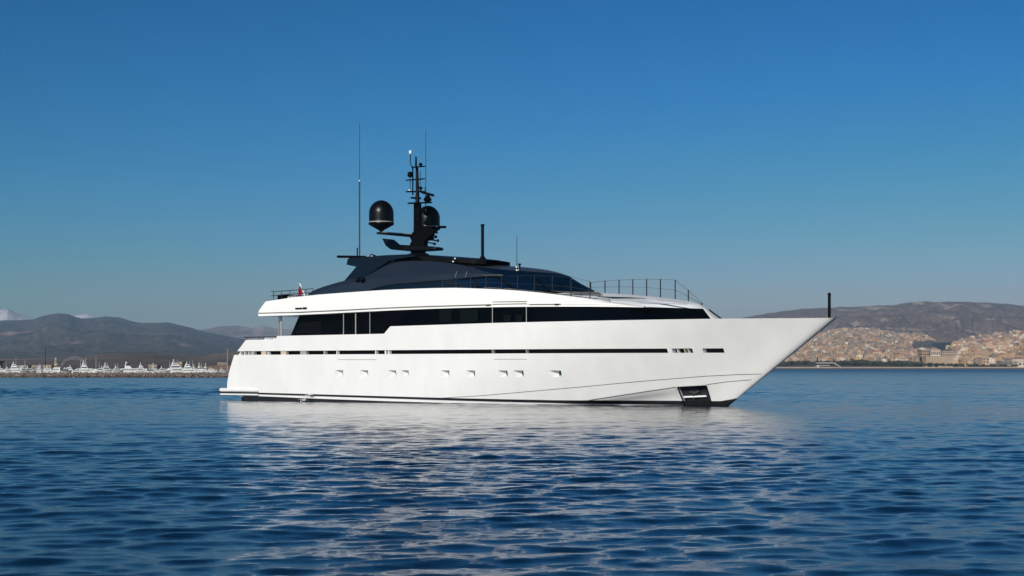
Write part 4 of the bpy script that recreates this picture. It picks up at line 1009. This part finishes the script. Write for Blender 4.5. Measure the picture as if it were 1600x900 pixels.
# poles, arch, quay buildings
def pole(px, y0, y1, D_, wpx, m, name, label, cat):
    a = at(px, y1, D_); h_ = (y1-y0)*D_/F; t = thing(name, label, cat, a)
    MB().tube([(0, 0, 0), (0, 0, h_)], wpx/2*D_/F, 8, wpx/2*D_/F*.6).build('pole', m, t); return t, h_
t, h_ = pole(71, 541, 581, 700, 1.1, 'black', 'mast_pole', 'tall thin dark pole rising from the marina left of the lattice arch', 'pole')
MB().tube([(-.3, 0, h_*.9), (.3, 0, h_*.9)], .04, 5).build('spreader', 'black', t)
t, h_ = pole(355.5, 547, 580, 640, 1.3, 'grey', 'lamp_post', 'pale tall lamp post by the stern of the big yacht', 'lamp post')
MB().box(-.25, .25, -.2, .2, h_, h_+.2).build('lamp_head', 'grey', t)
t = thing('signal_tower', 'dark squat signal tower at the left edge of the marina', 'tower', at(2, 582, 650))
MB().tube([(0, 0, 0), (0, 0, 3.4)], .45, 8, .3).build('shaft', 'black', t); MB().box(-.9, .9, -.6, .6, 3.4, 4.2).build('cabin', 'black', t)
t = thing('lattice_arch', 'wide grey lattice roof arch of a hall behind the marina boats', 'hall', at(116, 574, 1100))
R1 = 21*1100/F; hh = 16.5*1100/F; am = mat('arch_grey', (.30,.30,.29), .6)
ab = MB(); zz = MB(); prev = None
for i in range(21):
    th = math.pi*i/20; p = (R1*math.cos(th), 0, hh*math.sin(th)); q = (R1*.88*math.cos(th), 0, hh*.80*math.sin(th))
    if prev: ab.tube([prev[0], p], .08, 5).tube([prev[1], q], .07, 5); zz.tube([prev[0] if i % 2 else prev[1], q if i % 2 else p], .05, 4)
    prev = (p, q)
ab.build('arch_chord', am, t); zz.build('lattice', am, t)
for x0, x1, y0, y1, D_, m, lb in [(44, 60, 572, 579, 900, HM['sandy'], 'sandy low quay building behind boats left of the lattice arch'), (62, 80, 571.5, 579, 920, HM['cream'], 'cream quay building behind the dark pole'),
      (27, 42, 572, 579, 880, HM['greyish'], 'greyish-green quay shed right of the first marina mast'),
      (232, 245, 571, 579, 900, HM['sandy'], 'tan quay building behind boats between the tower boat and biggest yacht'), (279, 284.5, 566.5, 577, 820, HM['ochre'], 'tall square ochre block behind the biggest marina yacht'),
      (340, 354, 567.5, 573, 1150, HM['sandy'], 'sandy building on the bank by the pale lamp post')]:
    far_block(x0, x1, y0, y1, D_, m, 'quay_building', lb, 'building', dpth=8, wins=3, wrows=1)
bank = MB(); a = at(298, 577, 1140); b = at(372, 571.5, 1140)
bank.add([(a[0], 1100, 0), (b[0]+20, 1100, 0), (b[0]+20, 1130, 3.3), (a[0]+8, 1130, 2.6), (a[0], 1160, 0), (b[0]+20, 1160, 2)], [(0,1,2,3), (3,2,5,4)])
bank.build('bank', mat('brown_earth', (.25,.14,.08), .95, var=.3, vscale=.15), tags={'kind': 'structure'})

# ------------------------------------------------------------------ air
hz = bpy.data.materials.new('haze_air'); hz.use_nodes = True; n = hz.node_tree
n.nodes.remove(n.nodes['Principled BSDF']); pv = n.nodes.new('ShaderNodeVolumePrincipled')
pv.inputs['Color'].default_value = (.44, .69, .97, 1); pv.inputs['Density'].default_value = 0.00008; pv.inputs['Anisotropy'].default_value = 0.0
n.links.new(pv.outputs[0], n.nodes['Material Output'].inputs['Volume'])
MB().box(-12500, 12500, -12500, 12500, -3, 340).build('haze', hz, tags={'kind': 'stuff'})
